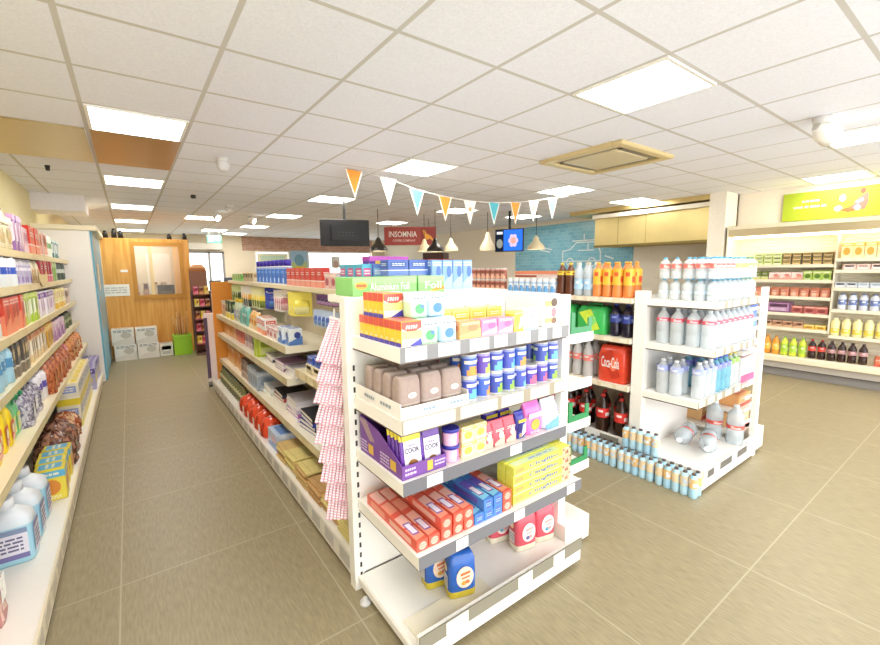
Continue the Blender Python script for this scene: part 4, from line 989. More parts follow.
# ================================================================== left wall shelving
wh = 'top shelf of the left wall'; x = -.685
seg([(pouch('cotton_bag', .22, .12, .33, ['e0d2a4', 'ece2c0', 'c8b684', 'f6f0dc'], 0, seed=1), 8, .225, 'cream pillow pack', 'pack', 'cream packs'),
     (carton('tissue_box', .1, .12, .26, ['9a6ab0', 'd8a8d8', 'c87ab8', 'f4e8f4'], 4), 3, .11, 'tall violet box', 'box', 'violet boxes'),
     (carton('tissue_box', .1, .12, .2, ['e0b0c8', 'f4d8e4', 'b86a9a', 'fbf0f4'], 1), 2, .11, 'pink box', 'box', 'pink boxes'),
     (carton('bleach_box', .12, .12, .23, ['e0452f', 'f08a6a', 'c8321f', 'fbdcd0'], 2), 4, .125, 'scarlet box', 'box', 'scarlet boxes'),
     (carton('bleach_box', .1, .12, .22, ['f0ddd0', 'e87a5a', 'd8a08a', 'fbf4f0'], 3), 3, .11, 'blush box', 'box', 'blush boxes'),
     (bottle('shampoo', .045, .24, 'tub', 'eef0e4', ['8aae7a', 'dfe8d0'], '3a5a4a', 'plastic'), 5, .1, 'white and green bottle', 'bottle', 'white and green bottles'),
     (carton('toothpaste', .08, .1, .2, ['4a7a7a', 'd8e8e4', '2a4a4a', 'f0f6f4'], 4), 6, .085, 'dark teal box', 'box', 'dark teal boxes')], 2.36, LZ[0]+.001, x, L_, wh)
wh = 'second shelf of the left wall'
seg([(bottle('softener', .055, .2, 'tub', 'eaf0f6', ['3a5ac0', 'dfe6f6'], 'f0d83a', 'plastic'), 14, .118, 'white and blue yellow-capped bottle', 'bottle', 'white and blue bottles'),
     (can('aerosol', .036, .17, ['b8b0c8', '8a6ab0', 'e8e4f0'], cap='d8d4e0'), 8, .08, 'silver violet aerosol', 'aerosol', 'silver aerosols'),
     (jug('cleaner', .08, .06, .23, 'f0e6c8', ['e8b04a', 'f8ecc8'], 'f6f0e0'), 4, .085, 'cream bottle', 'bottle', 'cream bottles'),
     (carton('soap_box', .12, .1, .19, ['b83a4a', 'e07a8a', '8a2a3a', 'f8e0e4'], 2), 5, .125, 'crimson box', 'box', 'crimson boxes'),
     (carton('soap_box', .08, .1, .19, ['9ac06a', 'c8dca0', '6a9a3a', 'f0f6e4'], 0), 4, .085, 'leaf green box', 'box', 'leaf green boxes'),
     (bottle('polish', .04, .2, 'tub', '4a5a52', ['c8d0c8', '8a9a8a'], '2a2e2a', 'plastic'), 9, .09, 'dark grey bottle', 'bottle', 'dark grey bottles')], 2.32, LZ[1]+.001, x+.02, L_, wh)
b = B(); q = H('e2cc92')
for i in range(12):
    a0, a1 = PI+PI*i/12, PI+PI*(i+1)/12
    A_ = [(math.cos(a), .35*math.sin(a)) for a in (a0, a1)]
    b.face([(0, .22*A_[0][0], .09+.25*A_[0][1]), (0, .22*A_[1][0], .09+.25*A_[1][1]), (0, .22*A_[1][0], .15+.25*A_[1][1]*.6), (0, .22*A_[0][0], .15+.25*A_[0][1]*.6)], q)
    b.face([(.004, .22*A_[0][0], .15+.25*A_[0][1]*.6), (.004, .22*A_[1][0], .15+.25*A_[1][1]*.6), (.004, .22*A_[1][0], .09+.25*A_[1][1]), (.004, .22*A_[0][0], .09+.25*A_[0][1])], q)
put('shelf_banner', b.mesh('shelf_banner', 'card'), (-.585, 4.9, 1.39), label='curved tan promotion strip fixed along the second left wall shelf', cat='shelf banner')
wh = 'third shelf of the left wall'
seg([(bottle('softener', .055, .2, 'tub', 'e8ece8', ['c84a8a', 'f4dce8'], '3a9a6a', 'plastic'), 9, .118, 'white and magenta bottle', 'bottle', 'white and magenta bottles'),
     (carton('washing_box', .14, .12, .22, ['dc4a32', 'f0906a', 'b8321f', 'f8dcd0'], 1), 4, .145, 'orange-red washing box', 'box', 'orange-red boxes'),
     (carton('washing_box', .12, .12, .22, ['b4d23a', 'd8e88a', '7aa02a', 'f4f8dc'], 4), 4, .125, 'lime washing box', 'box', 'lime boxes'),
     (carton('washing_box', .13, .12, .21, ['f0eaf0', '8a5aa8', 'c8a0d4', 'f8f4fa'], 0), 7, .135, 'white and purple washing box', 'box', 'white and purple boxes'),
     (carton('washing_box', .11, .12, .2, ['f2e6a8', 'f0c84a', 'd8b07a', 'fbf6e0'], 2), 6, .115, 'pale yellow washing box', 'box', 'pale yellow boxes'),
     (carton('washing_box', .1, .12, .18, ['ead8c8', 'b88a6a', '8a5a4a', 'f8f0e8'], 3), 5, .105, 'sand washing box', 'box', 'sand boxes')], 2.38, LZ[2]+.001, x+.02, L_, wh)
wh = 'fourth shelf of the left wall'
seg([(bottle('wash_liquid', .058, .24, 'small', 'a8d4e8', ['5a9ac8', 'e0f0f6'], '4ab090', 'plastic'), 9, .124, 'sky blue bottle with green cap', 'bottle', 'sky blue bottles'),
     (carton('filter_box', .07, .12, .21, ['5a5248', '8a7a62', 'c8a86a', 'e8dcc8'], 2), 6, .075, 'charcoal brown box', 'box', 'charcoal boxes'),
     (carton('filter_box', .08, .12, .2, ['e8cf9a', 'c87a4a', '8a5a3a', 'f8f0dc'], 4), 8, .085, 'buff box', 'box', 'buff boxes'),
     (carton('filter_box', .08, .12, .2, ['d8a83a', 'f0d07a', 'a87a2a', 'f8f0d0'], 0), 5, .085, 'mustard box', 'box', 'mustard boxes'),
     (carton('pad_box', .12, .12, .18, ['e6cfe0', 'b07ab8', 'd8a8d0', 'f8f0f6'], 1), 6, .125, 'lilac pad box', 'box', 'lilac boxes'),
     (bottle('polish', .045, .17, 'tub', '5a6248', ['a8b08a', '7a825a'], '2a2e22', 'plastic'), 9, .095, 'olive green bottle', 'bottle', 'olive green bottles')], 2.35, LZ[3]+.001, x+.03, L_, wh)
wh = 'fifth shelf of the left wall'
def crumple(nm, w, d, h, c0, c1, seed, mat='film'):
    r = random.Random(seed); b = B(); n = 36
    secs = []
    a, c = H(c0), H(c1)
    for k in range(15):
        t = k/14; s = math.sin(PI*min(1, .12+.88*t))**.5 if t > .5 else 1
        pr = [r.random() for _ in range(n)]
        secs.append((h*t, w*.5*(s*.96+.04*r.random()), d*.5*(s*.95+.05*r.random()), 2.6, (lambda i, p=pr: a if p[i] > .5 else c if p[i] < .3 else tuple((a[q]+c[q])/2 for q in range(3)))))
    b.loft(secs, n)
    b.v = [(x+r.uniform(-.008, .008), y+r.uniform(-.008, .008), z+(r.uniform(-.01, .012) if z > .02 else 0)) for x, y, z in b.v]
    D = (w*.6, d*.96, h); b.rect('f', D, .2, .3, .8, .65, tuple(min(1, q*1.3+.1) for q in a), .006)
    return proto(nm, b, mat)
seg([(jug('cleaner', .1, .07, .27, 'f2d42a', ['e0483a', 'f8f0c0'], 'd83a3a'), 7, .105, 'bright yellow bottle with red cap', 'bottle', 'bright yellow bottles'),
     (jug('cleaner', .09, .065, .25, '7ac88a', ['f0e84a', 'e0f4e0'], '2a8a5a', True), 2, .1, 'mint trigger spray', 'spray', 'mint sprays'),
     (crumple('liner_bag', .16, .14, .2, 'c8c4cc', '7a7488', 2), 3, .165, 'silver grey bag', 'bag', 'silver bags'),
     (bottle('drain_cleaner', .05, .22, 'tub', 'eceaf0', ['6a5ab4', 'd8d4e8'], '8a8a98', 'plastic'), 3, .105, 'white and indigo bottle', 'bottle', 'indigo bottles'),
     (crumple('nut_net', .18, .18, .24, 'c8784a', '9a4a32', 5), 6, .195, 'rust brown net bag', 'bag', 'rust bags'),
     (bottle('cleaner', .045, .25, 'wine', 'e07a8a', ['f4c8d0', 'f8e4e8'], 'c83a4a', 'plastic'), 3, .095, 'pink bottle', 'bottle', 'pink bottles'),
     (crumple('nut_net', .19, .17, .22, 'd8945a', 'a85a3a', 8), 5, .205, 'amber net bag', 'bag', 'amber net bags')], 2.45, LZ[4]+.001, -.615, L_, wh)
wh = 'base of the left wall shelving'
seg([(crumple('crisp_bag', .21, .2, .28, 'e0b8a8', 'c88a84', 12), 2, .24, 'blush pink sack', 'sack', 'pink sacks')], 1.9, .141, -.6, L_, wh)
def blue_jug():
    w, d, h = .19, .15, .31; b = B(); c = H('a9d6e6'); r = random.Random(4)
    b.loft([(0, w*.46, d*.44, 5, c), (.014, w*.5, d*.5, 4.5, c), (h*.6, w*.5, d*.5, 4.5, H('dfe8ee')), (h*.72, w*.47, d*.46, 4, H('e4e8ee')), (h*.8, w*.3, d*.34, 3, H('dfe6ea')), (h*.86, w*.16, d*.2, 2, H('dfe6ea'))], 28)
    l = B(); D = (w*.88, d*1.01, h)
    l.rect('f', D, .04, .1, .96, .58, H('e8e4ee'), .001); l.rect('f', D, .04, .1, .96, .18, H('7a74a8'), .0018); l.rect('f', D, .04, .5, .96, .58, H('8a9ab8'), .0018); l.lines('f', D, .15, .22, .85, .46, 4, H('6a6a8a'), e=.0018)
    D = (w*1.01, d*.84, h)
    for s in 'lr': l.rect(s, D, .04, .1, .96, .58, H('e8e4ee'), .001); l.rect(s, D, .04, .5, .96, .58, H('9a94b8'), .0018); l.lines(s, D, .15, .16, .85, .46, 4, H('7a7aa0'), e=.0018)
    cp = B().loft([(h*.85, w*.18, d*.24, 2, H('eef0f2')), (h*.98, w*.17, d*.22, 2, H('eef0f2')), (h, w*.14, d*.18, 2, H('eef0f2'))], 16)
    return proto('fabric_softener_jug', b, 'plastic', [part('label', l, 'card'), part('cap', cp, 'plastic')])
row(blue_jug(), 3, (-.565, 2.74, .141), (0, .2, 0), 0, 'large pale blue jug from the near end,', 'jug', 'large pale blue jugs', 'base of the left wall shelving')
seg([(carton('cloth_pack', .11, .14, .2, ['f2dc4a', '6abce0', 'e8903a', 'f8f4d8'], 0), 4, .115, 'yellow and blue pack', 'pack', 'yellow and blue packs')], 3.32, .141, -.49, L_, wh)
seg([(crumple('charcoal_bag', .24, .24, .26, '6a4438', 'b8866a', 21), 2, .25, 'dark brown charcoal sack', 'sack', 'charcoal sacks'), (crumple('charcoal_bag', .2, .2, .2, 'b0583a', 'e0b88a', 24), 2, .21, 'russet charcoal sack', 'sack', 'russet sacks')], 3.82, .141, -.53, L_, wh)
for k in range(6):
    for t in range(2):
        inst(carton('detergent_box', .2, .16, .2, ['f0ead0', 'ecd83a', '9aa8d8', 'fbf6e4'], 2), (-.52, 4.95+k*.215, .141+t*.2005), L_, 'white and yellow detergent box, %s from the near end, %s tier on the base' % (ORD[k], ('lower', 'upper')[t]), 'box', 'detergent boxes')
seg([(carton('detergent_box', .15, .16, .26, ['b8b4d8', '6a5ab0', 'f0d84a', 'f4f2fa'], 0), 6, .155, 'lavender detergent box', 'box', 'lavender boxes')], 6.3, .141, -.5, L_, wh)

# ================================================================== drinks stand
BLUECAP = '5ab4dc'
def water(r, h, lab, cap, body='f2f7f8', lz=(.42, .6)): return bottle('water_bottle', r, h, 'water', body, lab, cap, 'water', lz)
Z = 1.276
sl = [water(.033, .142, ['dfeaf0', 'c8dde8'], BLUECAP, lz=(.3, .45)), water(.033, .142, ['dfeae4', 'c8e4d0'], '8ac8b0', lz=(.3, .45))]
sb = [water(.033, .142, ['e2766e', 'f6ddd0'], BLUECAP, lz=(.48, .7)), water(.033, .142, ['ecd070', 'f0a878'], BLUECAP, lz=(.48, .7)), water(.033, .142, ['9ac860', 'e4ecc0'], '5aa070', lz=(.48, .7))]
LAY = ('lower', 'upper')
put('layer_pad', B().box(2.98, 1.125, Z+.1425, 3.7, 1.52, Z+.144, H('eef4f4')).mesh('layer_pad', 'wrap'), label='thin clear sheet between the two layers of stubby water bottles', cat='layer sheet')
for t in range(2):
    for k in range(5):
        for i in range(9):
            if k > 2 and i > 0: continue
            q = sl[0 if i < 6 else 1] if t == 0 else sb[0 if i < 4 else 1 if i < 7 else 2]
            inst(q, (3.02+i*.078, 1.16+k*.078, Z+t*.1442), .8, 'stubby clear water bottle, %s from the left, %s row, %s layer, water stand' % (ORD[i], ORD[k], LAY[t]), 'bottle', 'stubby water bottles')
Z = .966
wD = water(.043, .255, ['e05a6e', 'f4d0d4'], 'd8e4ea', 'eef4f6', (.62, .72))
for k in range(4):
    for i in range(8):
        if k > 2 and i > 0: continue
        inst(wD, (3.025+i*.09, 1.17+k*.095+(.01 if k > 1 else 0), Z), .4, 'clear water bottle with red band, %s from the left, %s row, second shelf' % (ORD[i], ORD[k]), 'bottle', 'red banded water bottles')
Z = .606
wE = water(.042, .25, ['aab4e8', 'e4e8f8'], 'f0f2f6', 'eceff0', (.66, .82)); wF = water(.042, .25, ['8a90dc', 'b8c4f0'], '4a70d8', '8fd4e8', (.66, .82)); wG = water(.035, .25, ['9ac860', 'e0ecc8'], 'e8d84a', 'ecf0ea', (.68, .84))
for j, (x0, y0) in enumerate(((3.03, 1.36), (3.08, 1.235))):
    for k in range(2 if j == 0 else 1):
        for m in range(3 if j else 2):
            inst(wE, (x0+m*.088-.0*j, y0+k*.09, Z), 0, 'clear bottle with lavender neck band, %s of the %s row%s, third shelf' % (ORD[m], ('middle', 'front')[j], ', back file' if k else ''), 'bottle', 'lavender banded water bottles')
for i in range(5):
    for k in range(3 if i < 3 else 2):
        inst(wF if i < 3 else wG, (3.345+i*.0865, 1.24+k*.09, Z), 0, '%s bottle, %s from the left of the right-hand group, %s row, third shelf' % ('aqua blue' if i < 3 else 'clear green-labelled', ORD[i], ORD[k]), 'bottle', 'aqua and green water bottles')
# big bottles lying on the base
Z = .151
big = water(.058, .3, ['e0584e', 'f4cfc8'], 'e0e6ea', 'dfe7ea', (.4, .5))
inst(big, (3.5, 1.3, Z+.059), 0, 'large clear water bottle lying on the base of the water stand', 'bottle', rot=(PI/2, 0, -1.24))
inst(big, (3.52, 1.45, Z+.059), 0, 'large clear water bottle lying behind the front one on the base', 'bottle', rot=(PI/2, 0, -1.4))
inst(big, (3.655, 1.185, Z), .4, 'large clear water bottle standing upright at the right of the base', 'bottle', 'large upright water bottles')
inst(big, (3.655, 1.33, Z), .9, 'large clear water bottle standing just behind the upright one on the base', 'bottle', 'large upright water bottles')
# goods on the right flank bay
for (z, h, cols, nm) in ((1.021, .2, ['5a8ad8', '7aa4e8', '3a6ac0', 'd8e4f8'], 'bright blue'), (.841, .14, ['eef0f6', 'c8cce8', '8a90d0', 'f8f8fc'], 'white and lilac'), (.581, .2, ['f0eef2', 'd86aa0', 'e8e6ea', 'f8f4f8'], 'white and pink'), (.381, .1, ['e8a86a', 'c8503a', 'f0d0a0', 'f8ecd8'], 'amber and red'), (.201, .12, ['ecc08a', 'd8605a', 'f0dcb8', 'f8f0e0'], 'tan and red')):
    for k in range(2): inst(carton('multipack', .2, .36 if z == .581 else .24, h, cols, 2), (3.99 if z == .581 else 3.93, 1.325+k*.26, z+.001), PI/2, '%s multipack, %s on its level of the right flank bay' % (nm, ('nearer', 'farther')[k]), 'multipack', nm+' multipacks')
for k, z in enumerate((.42, .62)):
    pass
# cola shelving, left face
X = 3.01
def cola(lab, cap, body='3a2218', r=.045, h=.255): return bottle('cola_bottle', r, h, 'cola', body, lab, cap, 'drink', (.42, .66))
redl = cola(['d8342e', 'f6e6e2'], 'c8302a'); gry = bottle('cola_bottle', .045, .3, 'cola', 'c8c4c0', ['e07a70', 'dcd8d4'], 'b8b4b0', 'drink', (.45, .62)); navy = cola(['2f3f92', '8a9ad0'], '3a4aa8', '231c30')
clr = bottle('soda_bottle', .04, .27, 'cola', 'dfe8ee', ['a8cce8', 'e8f2f8'], 'f0ecd8', 'water', (.2, .5)); org = bottle('soda_bottle', .04, .27, 'cola', 'f0904a', ['f0b83a', 'e0542a'], 'f0a83a', 'drink', (.35, .8))
brn = bottle('soda_bottle', .042, .27, 'cola', '6a3a26', ['e8c83a', '8a4a2a'], 'e8c83a', 'drink', (.62, .75))
wh = 'top cola shelf'
Z = 1.271
seg([([org], 4, .085, 'orange soda bottle', 'bottle', 'orange sodas'), ([clr], 2, .085, 'clear soda bottle', 'bottle', 'clear sodas'), ([brn], 2, .09, 'brown soda bottle with yellow cap', 'bottle', 'brown sodas')], 1.68, Z, X, R_, wh, 0.002)
seg([([org], 4, .085, 'orange soda bottle, second row,', 'bottle', 'orange sodas'), ([clr], 4, .085, 'clear soda bottle, second row,', 'bottle', 'clear sodas')], 1.68, Z, X+.1, R_, wh, 0.002)
wcan = can('drink_can', .033, .14, ['eef0f4', '6aa8e0', 'b8d4f0'])
row(wcan, 8, (X-.01, 2.42, Z), (0, .072, 0), R_, 'white and blue can from the near end,', 'can', 'white and blue cans', 'top shelf of the cola shelving')
row(wcan, 8, (X+.065, 2.42, Z), (0, .072, 0), R_, 'white and blue can in the second row from the near end,', 'can', 'white and blue cans', 'cola shelving')
inst(carton('drinks_tray', .62, .16, .2, ['ecd8d0', 'e8906a', 'a85a3a', 'f4e8e0'], 4), (X+.21, 2.7, Z), R_, 'wide white and orange drinks carton behind the white cans', 'carton')
bcan = can('drink_can', .033, .115, ['b8705a', 'e8b89a', '8a4a3a'])
for t in range(2): row(bcan, 8, (X, 3.04, Z+t*.1152), (0, .072, 0), R_, 'copper can in the %s tier from the near end,' % ('lower', 'upper')[t], 'can', 'copper cans', 'cola shelving')
Z = .971; wh = 'second shelf of the cola shelving'
row(navy, 2, (X+.02, 1.73, Z), (0, .1, 0), R_, 'navy labelled cola bottle from the near end,', 'bottle', 'navy cola bottles', 'second cola shelf')
def cpack(nm, cols, txt=None, w=.27, h=.22):
    """shrink-wrapped pack of cans or bottles, rounded over the contents"""
    c = c3(cols); b = B(); d = .18
    b.loft([(0, w*.48, d*.47, 5, c[0]), (.01, w*.5, d*.5, 5, c[0]), (h*.75, w*.5, d*.5, 5, c[0]), (h*.92, w*.46, d*.44, 4, c[0]), (h, w*.4, d*.36, 4, c[1])], 28)
    D = (w*.9, d*1.0, h); b.poly('f', D, [(.1, .75), (.55, .9), (.9, .2), (.6, .1)], c[2], .0015); b.ell('f', D, .62, .5, .14, .18, c[1], .002)
    if txt: b.text('f', D, .5, .55, .7, .3, txt, W_, .003)
    hb = B().tube([(-.06, 0, h*.97), (-.05, 0, h*1.06), (.05, 0, h*1.06), (.06, 0, h*.97)], .008, c[0], 8)
    return proto(nm, b, 'film', [part('handle', hb, 'plastic')])
row(cpack('lemonade_pack', ['3fb85a', '8ada7a', 'd0e84a']), 2, (X+.055, 2.03, Z), (0, .3, 0), R_, 'bright green lemonade pack from the near end,', 'pack', 'green packs', 'second cola shelf')
row(cpack('lemonade_pack', ['d8443a', 'f0a04a', 'e8c84a']), 1, (X+.06, 2.62, Z), (0, .3, 0), R_, 'red fruit drink pack beyond the green packs', 'pack', 'red packs', 'on the second cola shelf')
Z = .606
row(cpack('cola_pack', ['e2482e', 'ee7a5a', 'c83a24'], 'Coca-Cola', .24, .29), 1, (X+.055, 1.83, Z), (0, .3, 0), R_, 'red-orange cola multipack beside the white end upright', 'pack', 'cola packs', 'of the water stand')
row(gry, 8, (X, 2.05, Z), (0, .1, 0), R_, 'grey bottle from the near end,', 'bottle', 'grey bottles', 'third shelf of the cola shelving')
row(gry, 8, (X+.1, 2.05, Z), (0, .1, 0), R_, 'grey bottle in the second row from the near end,', 'bottle', 'grey bottles', 'third cola shelf')
Z = .171
redl = cola(['d8342e', 'f6e6e2'], 'c8302a', r=.049, h=.32)
row(redl, 9, (X, 1.74, Z), (0, .16, 0), R_, 'dark cola bottle with red label from the near end,', 'bottle', 'dark cola bottles', 'base of the cola shelving')
row(redl, 8, (X+.12, 1.82, Z), (0, .14, 0), R_, 'dark cola bottle in the second row from the near end,', 'bottle', 'dark cola bottles', 'cola base')
# small drinks packed on the floor along the stand
kb = bottle('kids_drink', .0272, .165, 'small', 'bfe4f4', ['f4dcb4', 'c8dcf0'], '5a4a44', 'plastic', (.42, .8), capr=.5, n=12)
kb2 = bottle('kids_drink', .0272, .165, 'small', 'b2dcf2', ['f2c888', 'e8eef6'], '5a4a44', 'plastic', (.42, .8), capr=.5, n=12)
for g in range(4):
    for i in range(5):
        for k in range(2):
            inst((kb, kb2)[(g+i) % 3 == 0], (2.918-k*.055, 1.135+g*.285+i*.055, 0), rnd.uniform(0, 6), 'small blue and orange drink bottle, %s of floor pack %s, %s row' % (ORD[i], ORD[g], ('inner', 'outer')[k]), 'drink bottle', 'small drink bottles on the floor')
for i in range(5):
    inst((kb, kb2)[i % 3 == 1], (2.918, 1.42+i*.055, .1655), rnd.uniform(0, 6), 'small blue and orange drink bottle, %s of the short row stacked on the floor packs' % ORD[i], 'drink bottle', 'stacked small drink bottles')

# ================================================================== chilled cabinet on the right
CH = thing('chiller_cabinet', 'long open chilled cabinet of snacks and drinks along the right wall', 'chilled cabinet', (0, 0, 0))
XC = 7.45; Y0, Y1 = -.4, 2.55; XF = 7.05; ST = H('d8d2c4')
add(CH, 'base_plinth', B().box(XF+.04, Y0, 0, XC-.01, Y1, .1, H('8f8a86')).box(XF+.005, Y0, .1, XC-.01, Y1, .115, H('5f5a56')).box(XF, Y0, .115, XC-.01, Y1, .2, H('b9b2a8')), 'plastic')
b = B().box(XF-.05, Y0, .2, XC-.01, Y1, .285, H('efe3c6'), ch=.01); add(CH, 'deck', b, 'enamel')
add(CH, 'back_wall', B().box(XC-.06, Y0, .285, XC-.011, Y1, 1.9, W_), 'ribbed')
add(CH, 'end_panel', B().box(XF-.04, Y1, 0, XC-.01, Y1+.015, 2.045, H('f3ead4')), 'enamel')
b = B().box(XF-.03, Y0, 1.9, XC-.01, Y1+.015, 2.045, H('d9c9a4'), {'-x': H('cdbf9c')}, ch=.01)
add(CH, 'canopy', b, 'metal'); add(CH, 'canopy_lip', B().box(XF-.045, Y0, 2.0, XF-.031, Y1+.015, 2.05, H('ece2c6')), 'enamel')
add(CH, 'lamp_tube', B().box(XF+.03, Y0+.05, 1.875, XF+.07, Y1-.05, 1.899, W_), 'warm_lamp')
LV = (1.50, 1.30, 1.08, .86, .66); RV = (1.57, 1.44, 1.23, 1.17-.0, .93, .6)
RV = (1.57, 1.43, 1.21, .94, .61)
for tag_, zs, ya, yb in (('l', LV, 1.395, 2.53), ('r', RV, Y0+.02, 1.375)):
    for i, z in enumerate(zs):
        s = add(CH, 'shelf', B().box(7.1, ya, z-.02, XC-.062, yb, z, W_), 'enamel')
        add(s, 'price_strip', B().box(7.088, ya, z-.035, 7.0995, yb, z+.004, H('f0e6cc')), 'plastic')
add(CH, 'divider', B().box(7.1, 1.377, .62, XC-.061, 1.392, 1.9, H('e6dcc4')), 'enamel')
def cr(n, items, y, z, where, x=7.17): return seg(items, y, z+.001, x, R_, where, gap=.004)
def ck(w, h, cols, style): return carton('food_pack', w, .1, h, cols, style)
def bowl(c): return tubp('dip_pot', .05, .055, [c, 'e8e0d0', c])
Lw = 'of the left chilled bay'
cr(0, [(ck(.1, .05, ['4a4432', 'c8a86a', '8a7a4a', 'e8e0c8'], 3), 5, .1, 'dark brown tub, bottom layer,', 'tub', 'brown tubs'), (ck(.1, .05, ['b8cc6a', 'e0e8b0', '6a8a3a', 'f4f6e0'], 3), 3, .1, 'light green tub, bottom layer,', 'tub', 'green tubs'), (ck(.1, .05, ['efe29a', 'f6f0c8', 'd8c45a', 'fbf8e4'], 3), 1, .1, 'cream tub', 'tub', 'cream tubs')], 1.41, LV[0], 'top level '+Lw)
for t in (1, 2): cr(0, [(ck(.1, .05, ['4a4432', 'c8a86a', '8a7a4a', 'e8e0c8'], 3), 5, .1, 'dark brown tub, %s layer,' % ORD[t], 'tub', 'brown tubs'), (ck(.1, .05, ['b8cc6a', 'e0e8b0', '6a8a3a', 'f4f6e0'], 3), 3, .1, 'light green tub, %s layer,' % ORD[t], 'tub', 'green tubs')], 1.41, LV[0]+.051*t, 'top level '+Lw)
cr(0, [(ck(.09, .12, ['a8c45a', 'd8e49a', '5a7a2a', 'f4f8e0'], 0), 3, .09, 'salad green pack', 'pack', 'salad packs'), (ck(.12, .1, ['f4ddd4', 'e0a898', 'd88a7a', 'fbf4f0'], 1), 3, .12, 'blush ham pack', 'pack', 'ham packs'), (ck(.08, .11, ['7a8a3a', 'd8d88a', '4a5a2a', 'f0f0d8'], 2), 3, .085, 'olive salad pack', 'pack', 'olive packs')], 1.41, LV[1], 'second level '+Lw)
cr(0, [(pouch('meat_pack', .1, .1, .12, ['d88a6a', 'c86a5a', 'f0c0a0', 'f8e8e0'], 0), 9, .1, 'salmon pink meat pack', 'pack', 'meat packs')], 1.41, LV[2], 'third level '+Lw)
cr(0, [(ck(.12, .1, ['b8605a', 'd8907a', '8a3a3a', 'f0d8d0'], 0), 3, .12, 'brick red pack', 'pack', 'brick packs'), (ck(.28, .14, ['7a4a72', 'b88ab0', '5a2a52', 'e8d8e4'], 3), 1, .28, 'wide plum carton', 'carton', 'plum cartons'), (ck(.09, .08, ['d8a88a', 'f0d0b8', 'a86a4a', 'f8ece0'], 1), 2, .09, 'peach pack', 'pack', 'peach packs')], 1.41, LV[3], 'fourth level '+Lw)
cr(0, [(ck(.11, .06, ['e8c04a', 'f4e08a', 'b8862a', 'fbf4d8'], 0), 2, .11, 'golden pack', 'pack', 'golden packs'), (ck(.11, .09, ['a8785a', 'd8b08a', '6a4432', 'f0e0d0'], 1), 4, .11, 'brown pack', 'pack', 'brown packs'), (ck(.1, .08, ['6a5a4a', 'b09a7a', '3a3026', 'e0d4c0'], 2), 2, .1, 'dark pack', 'pack', 'dark packs')], 1.41, LV[4], 'fifth level '+Lw)
oj = bottle('juice_bottle', .042, .25, 'cola', 'f0a03a', ['f4c04a', 'f0e0b0'], 'e8902a', 'drink', (.25, .6)); gj = bottle('juice_bottle', .042, .25, 'cola', 'd8e84a', ['a8d03a', 'f0f4c8'], '8ac03a', 'drink', (.2, .6)); kj = bottle('cola_bottle', .042, .25, 'cola', '3a2420', ['b88a8a', 'd8c0c0'], '3a2a2a', 'drink', (.4, .6)); wj = bottle('water_bottle', .042, .25, 'water', 'd8e6ea', ['8ac0a8', 'dcece4'], '6aa88a', 'water', (.4, .6))
rj = bottle('cola_bottle', .042, .25, 'cola', '3a2420', ['d8483c', 'f0c0b8'], 'c8302a', 'drink', (.4, .64))
dk = 'on the deck of the chilled cabinet'
cr(0, [(kj, 4, .092, 'dark cola bottle', 'bottle', 'dark cola bottles'), (rj, 2, .092, 'red labelled cola bottle', 'bottle', 'red colas'), (gj, 3, .092, 'lime soda bottle', 'bottle', 'lime sodas'), (oj, 3, .092, 'orange juice bottle', 'bottle', 'orange juices'), (wj, 3, .092, 'clear water bottle', 'bottle', 'clear waters')], 1.0, .285, dk, 7.12)
Rw = 'of the right chilled bay'
cr(0, [(pouch('bread_bag', .12, .1, .12, ['d8b83a', 'e8d88a', '6a8a3a', 'f6f0d0'], 1), 6, .12, 'yellow green bag', 'bag', 'yellow bags'), (ck(.1, .2, ['f4e6b0', 'f8c86a', 'e8a84a', 'fbf6e0'], 0), 6, .1, 'tall cream juice carton', 'carton', 'juice cartons')], -.02, RV[0], 'top level '+Rw)
cr(0, [(ck(.12, .05, ['e0a04a', 'f0cc8a', 'b86a2a', 'fbf0dc'], 1), 5, .12, 'amber pack', 'pack', 'amber packs'), (ck(.12, .07, ['e6c0b0', 'f4e0d8', 'b87a6a', 'fbf4f0'], 3), 5, .12, 'beige ham pack', 'pack', 'beige packs')], .08, RV[1], 'second level '+Rw)
cr(0, [(ck(.12, .12, ['d88a7a', 'f0c0b0', 'a84a4a', 'f8e4dc'], 1), 3, .12, 'rose pack', 'pack', 'rose packs'), (ck(.2, .18, ['3a3a72', 'e8b0a8', '5a5a9a', 'e0e0f0'], 0), 2, .2, 'large indigo carton', 'carton', 'indigo cartons'), (ck(.1, .07, ['b8c0c8', 'd8dce0', '8a98a8', 'f0f2f4'], 3), 4, .1, 'steel grey pack', 'pack', 'grey packs')], .18, RV[2], 'third level '+Rw)
yd = bottle('yogurt_drink', .04, .19, 'small', 'f2ecdc', ['e8a8a0', 'f4e4dc'], 'e8e0d0', 'plastic', (.3, .6), capr=.55); md = bottle('milk_bottle', .042, .2, 'small', 'd8dce4', ['6a7ab0', 'e8ecf4'], '5a6aa0', 'plastic', (.3, .62), capr=.55); cd = bottle('yogurt_drink', .045, .22, 'small', 'f4eaac', ['e8d04a', 'f6f0c8'], 'f0e6c0', 'plastic', (.15, .4), capr=.55)
cr(0, [(yd, 3, .088, 'pink labelled yogurt drink', 'bottle', 'yogurt drinks'), (md, 9, .092, 'milk bottle with blue label', 'bottle', 'milk bottles')], .2, RV[3], 'fourth level '+Rw, 7.15)
cr(0, [(cd, 12, .098, 'cream yellow drink bottle', 'bottle', 'cream drinks')], .16, RV[4], 'fifth level '+Rw, 7.15)
cr(0, [(pouch('meat_pack', .13, .12, .12, ['d87a5a', 'c85a4a', 'f0b090', 'f8e4d8'], 1), 6, .13, 'red meat pack', 'pack', 'red meat packs')], .15, .285, 'right part of the cabinet deck', 7.16)
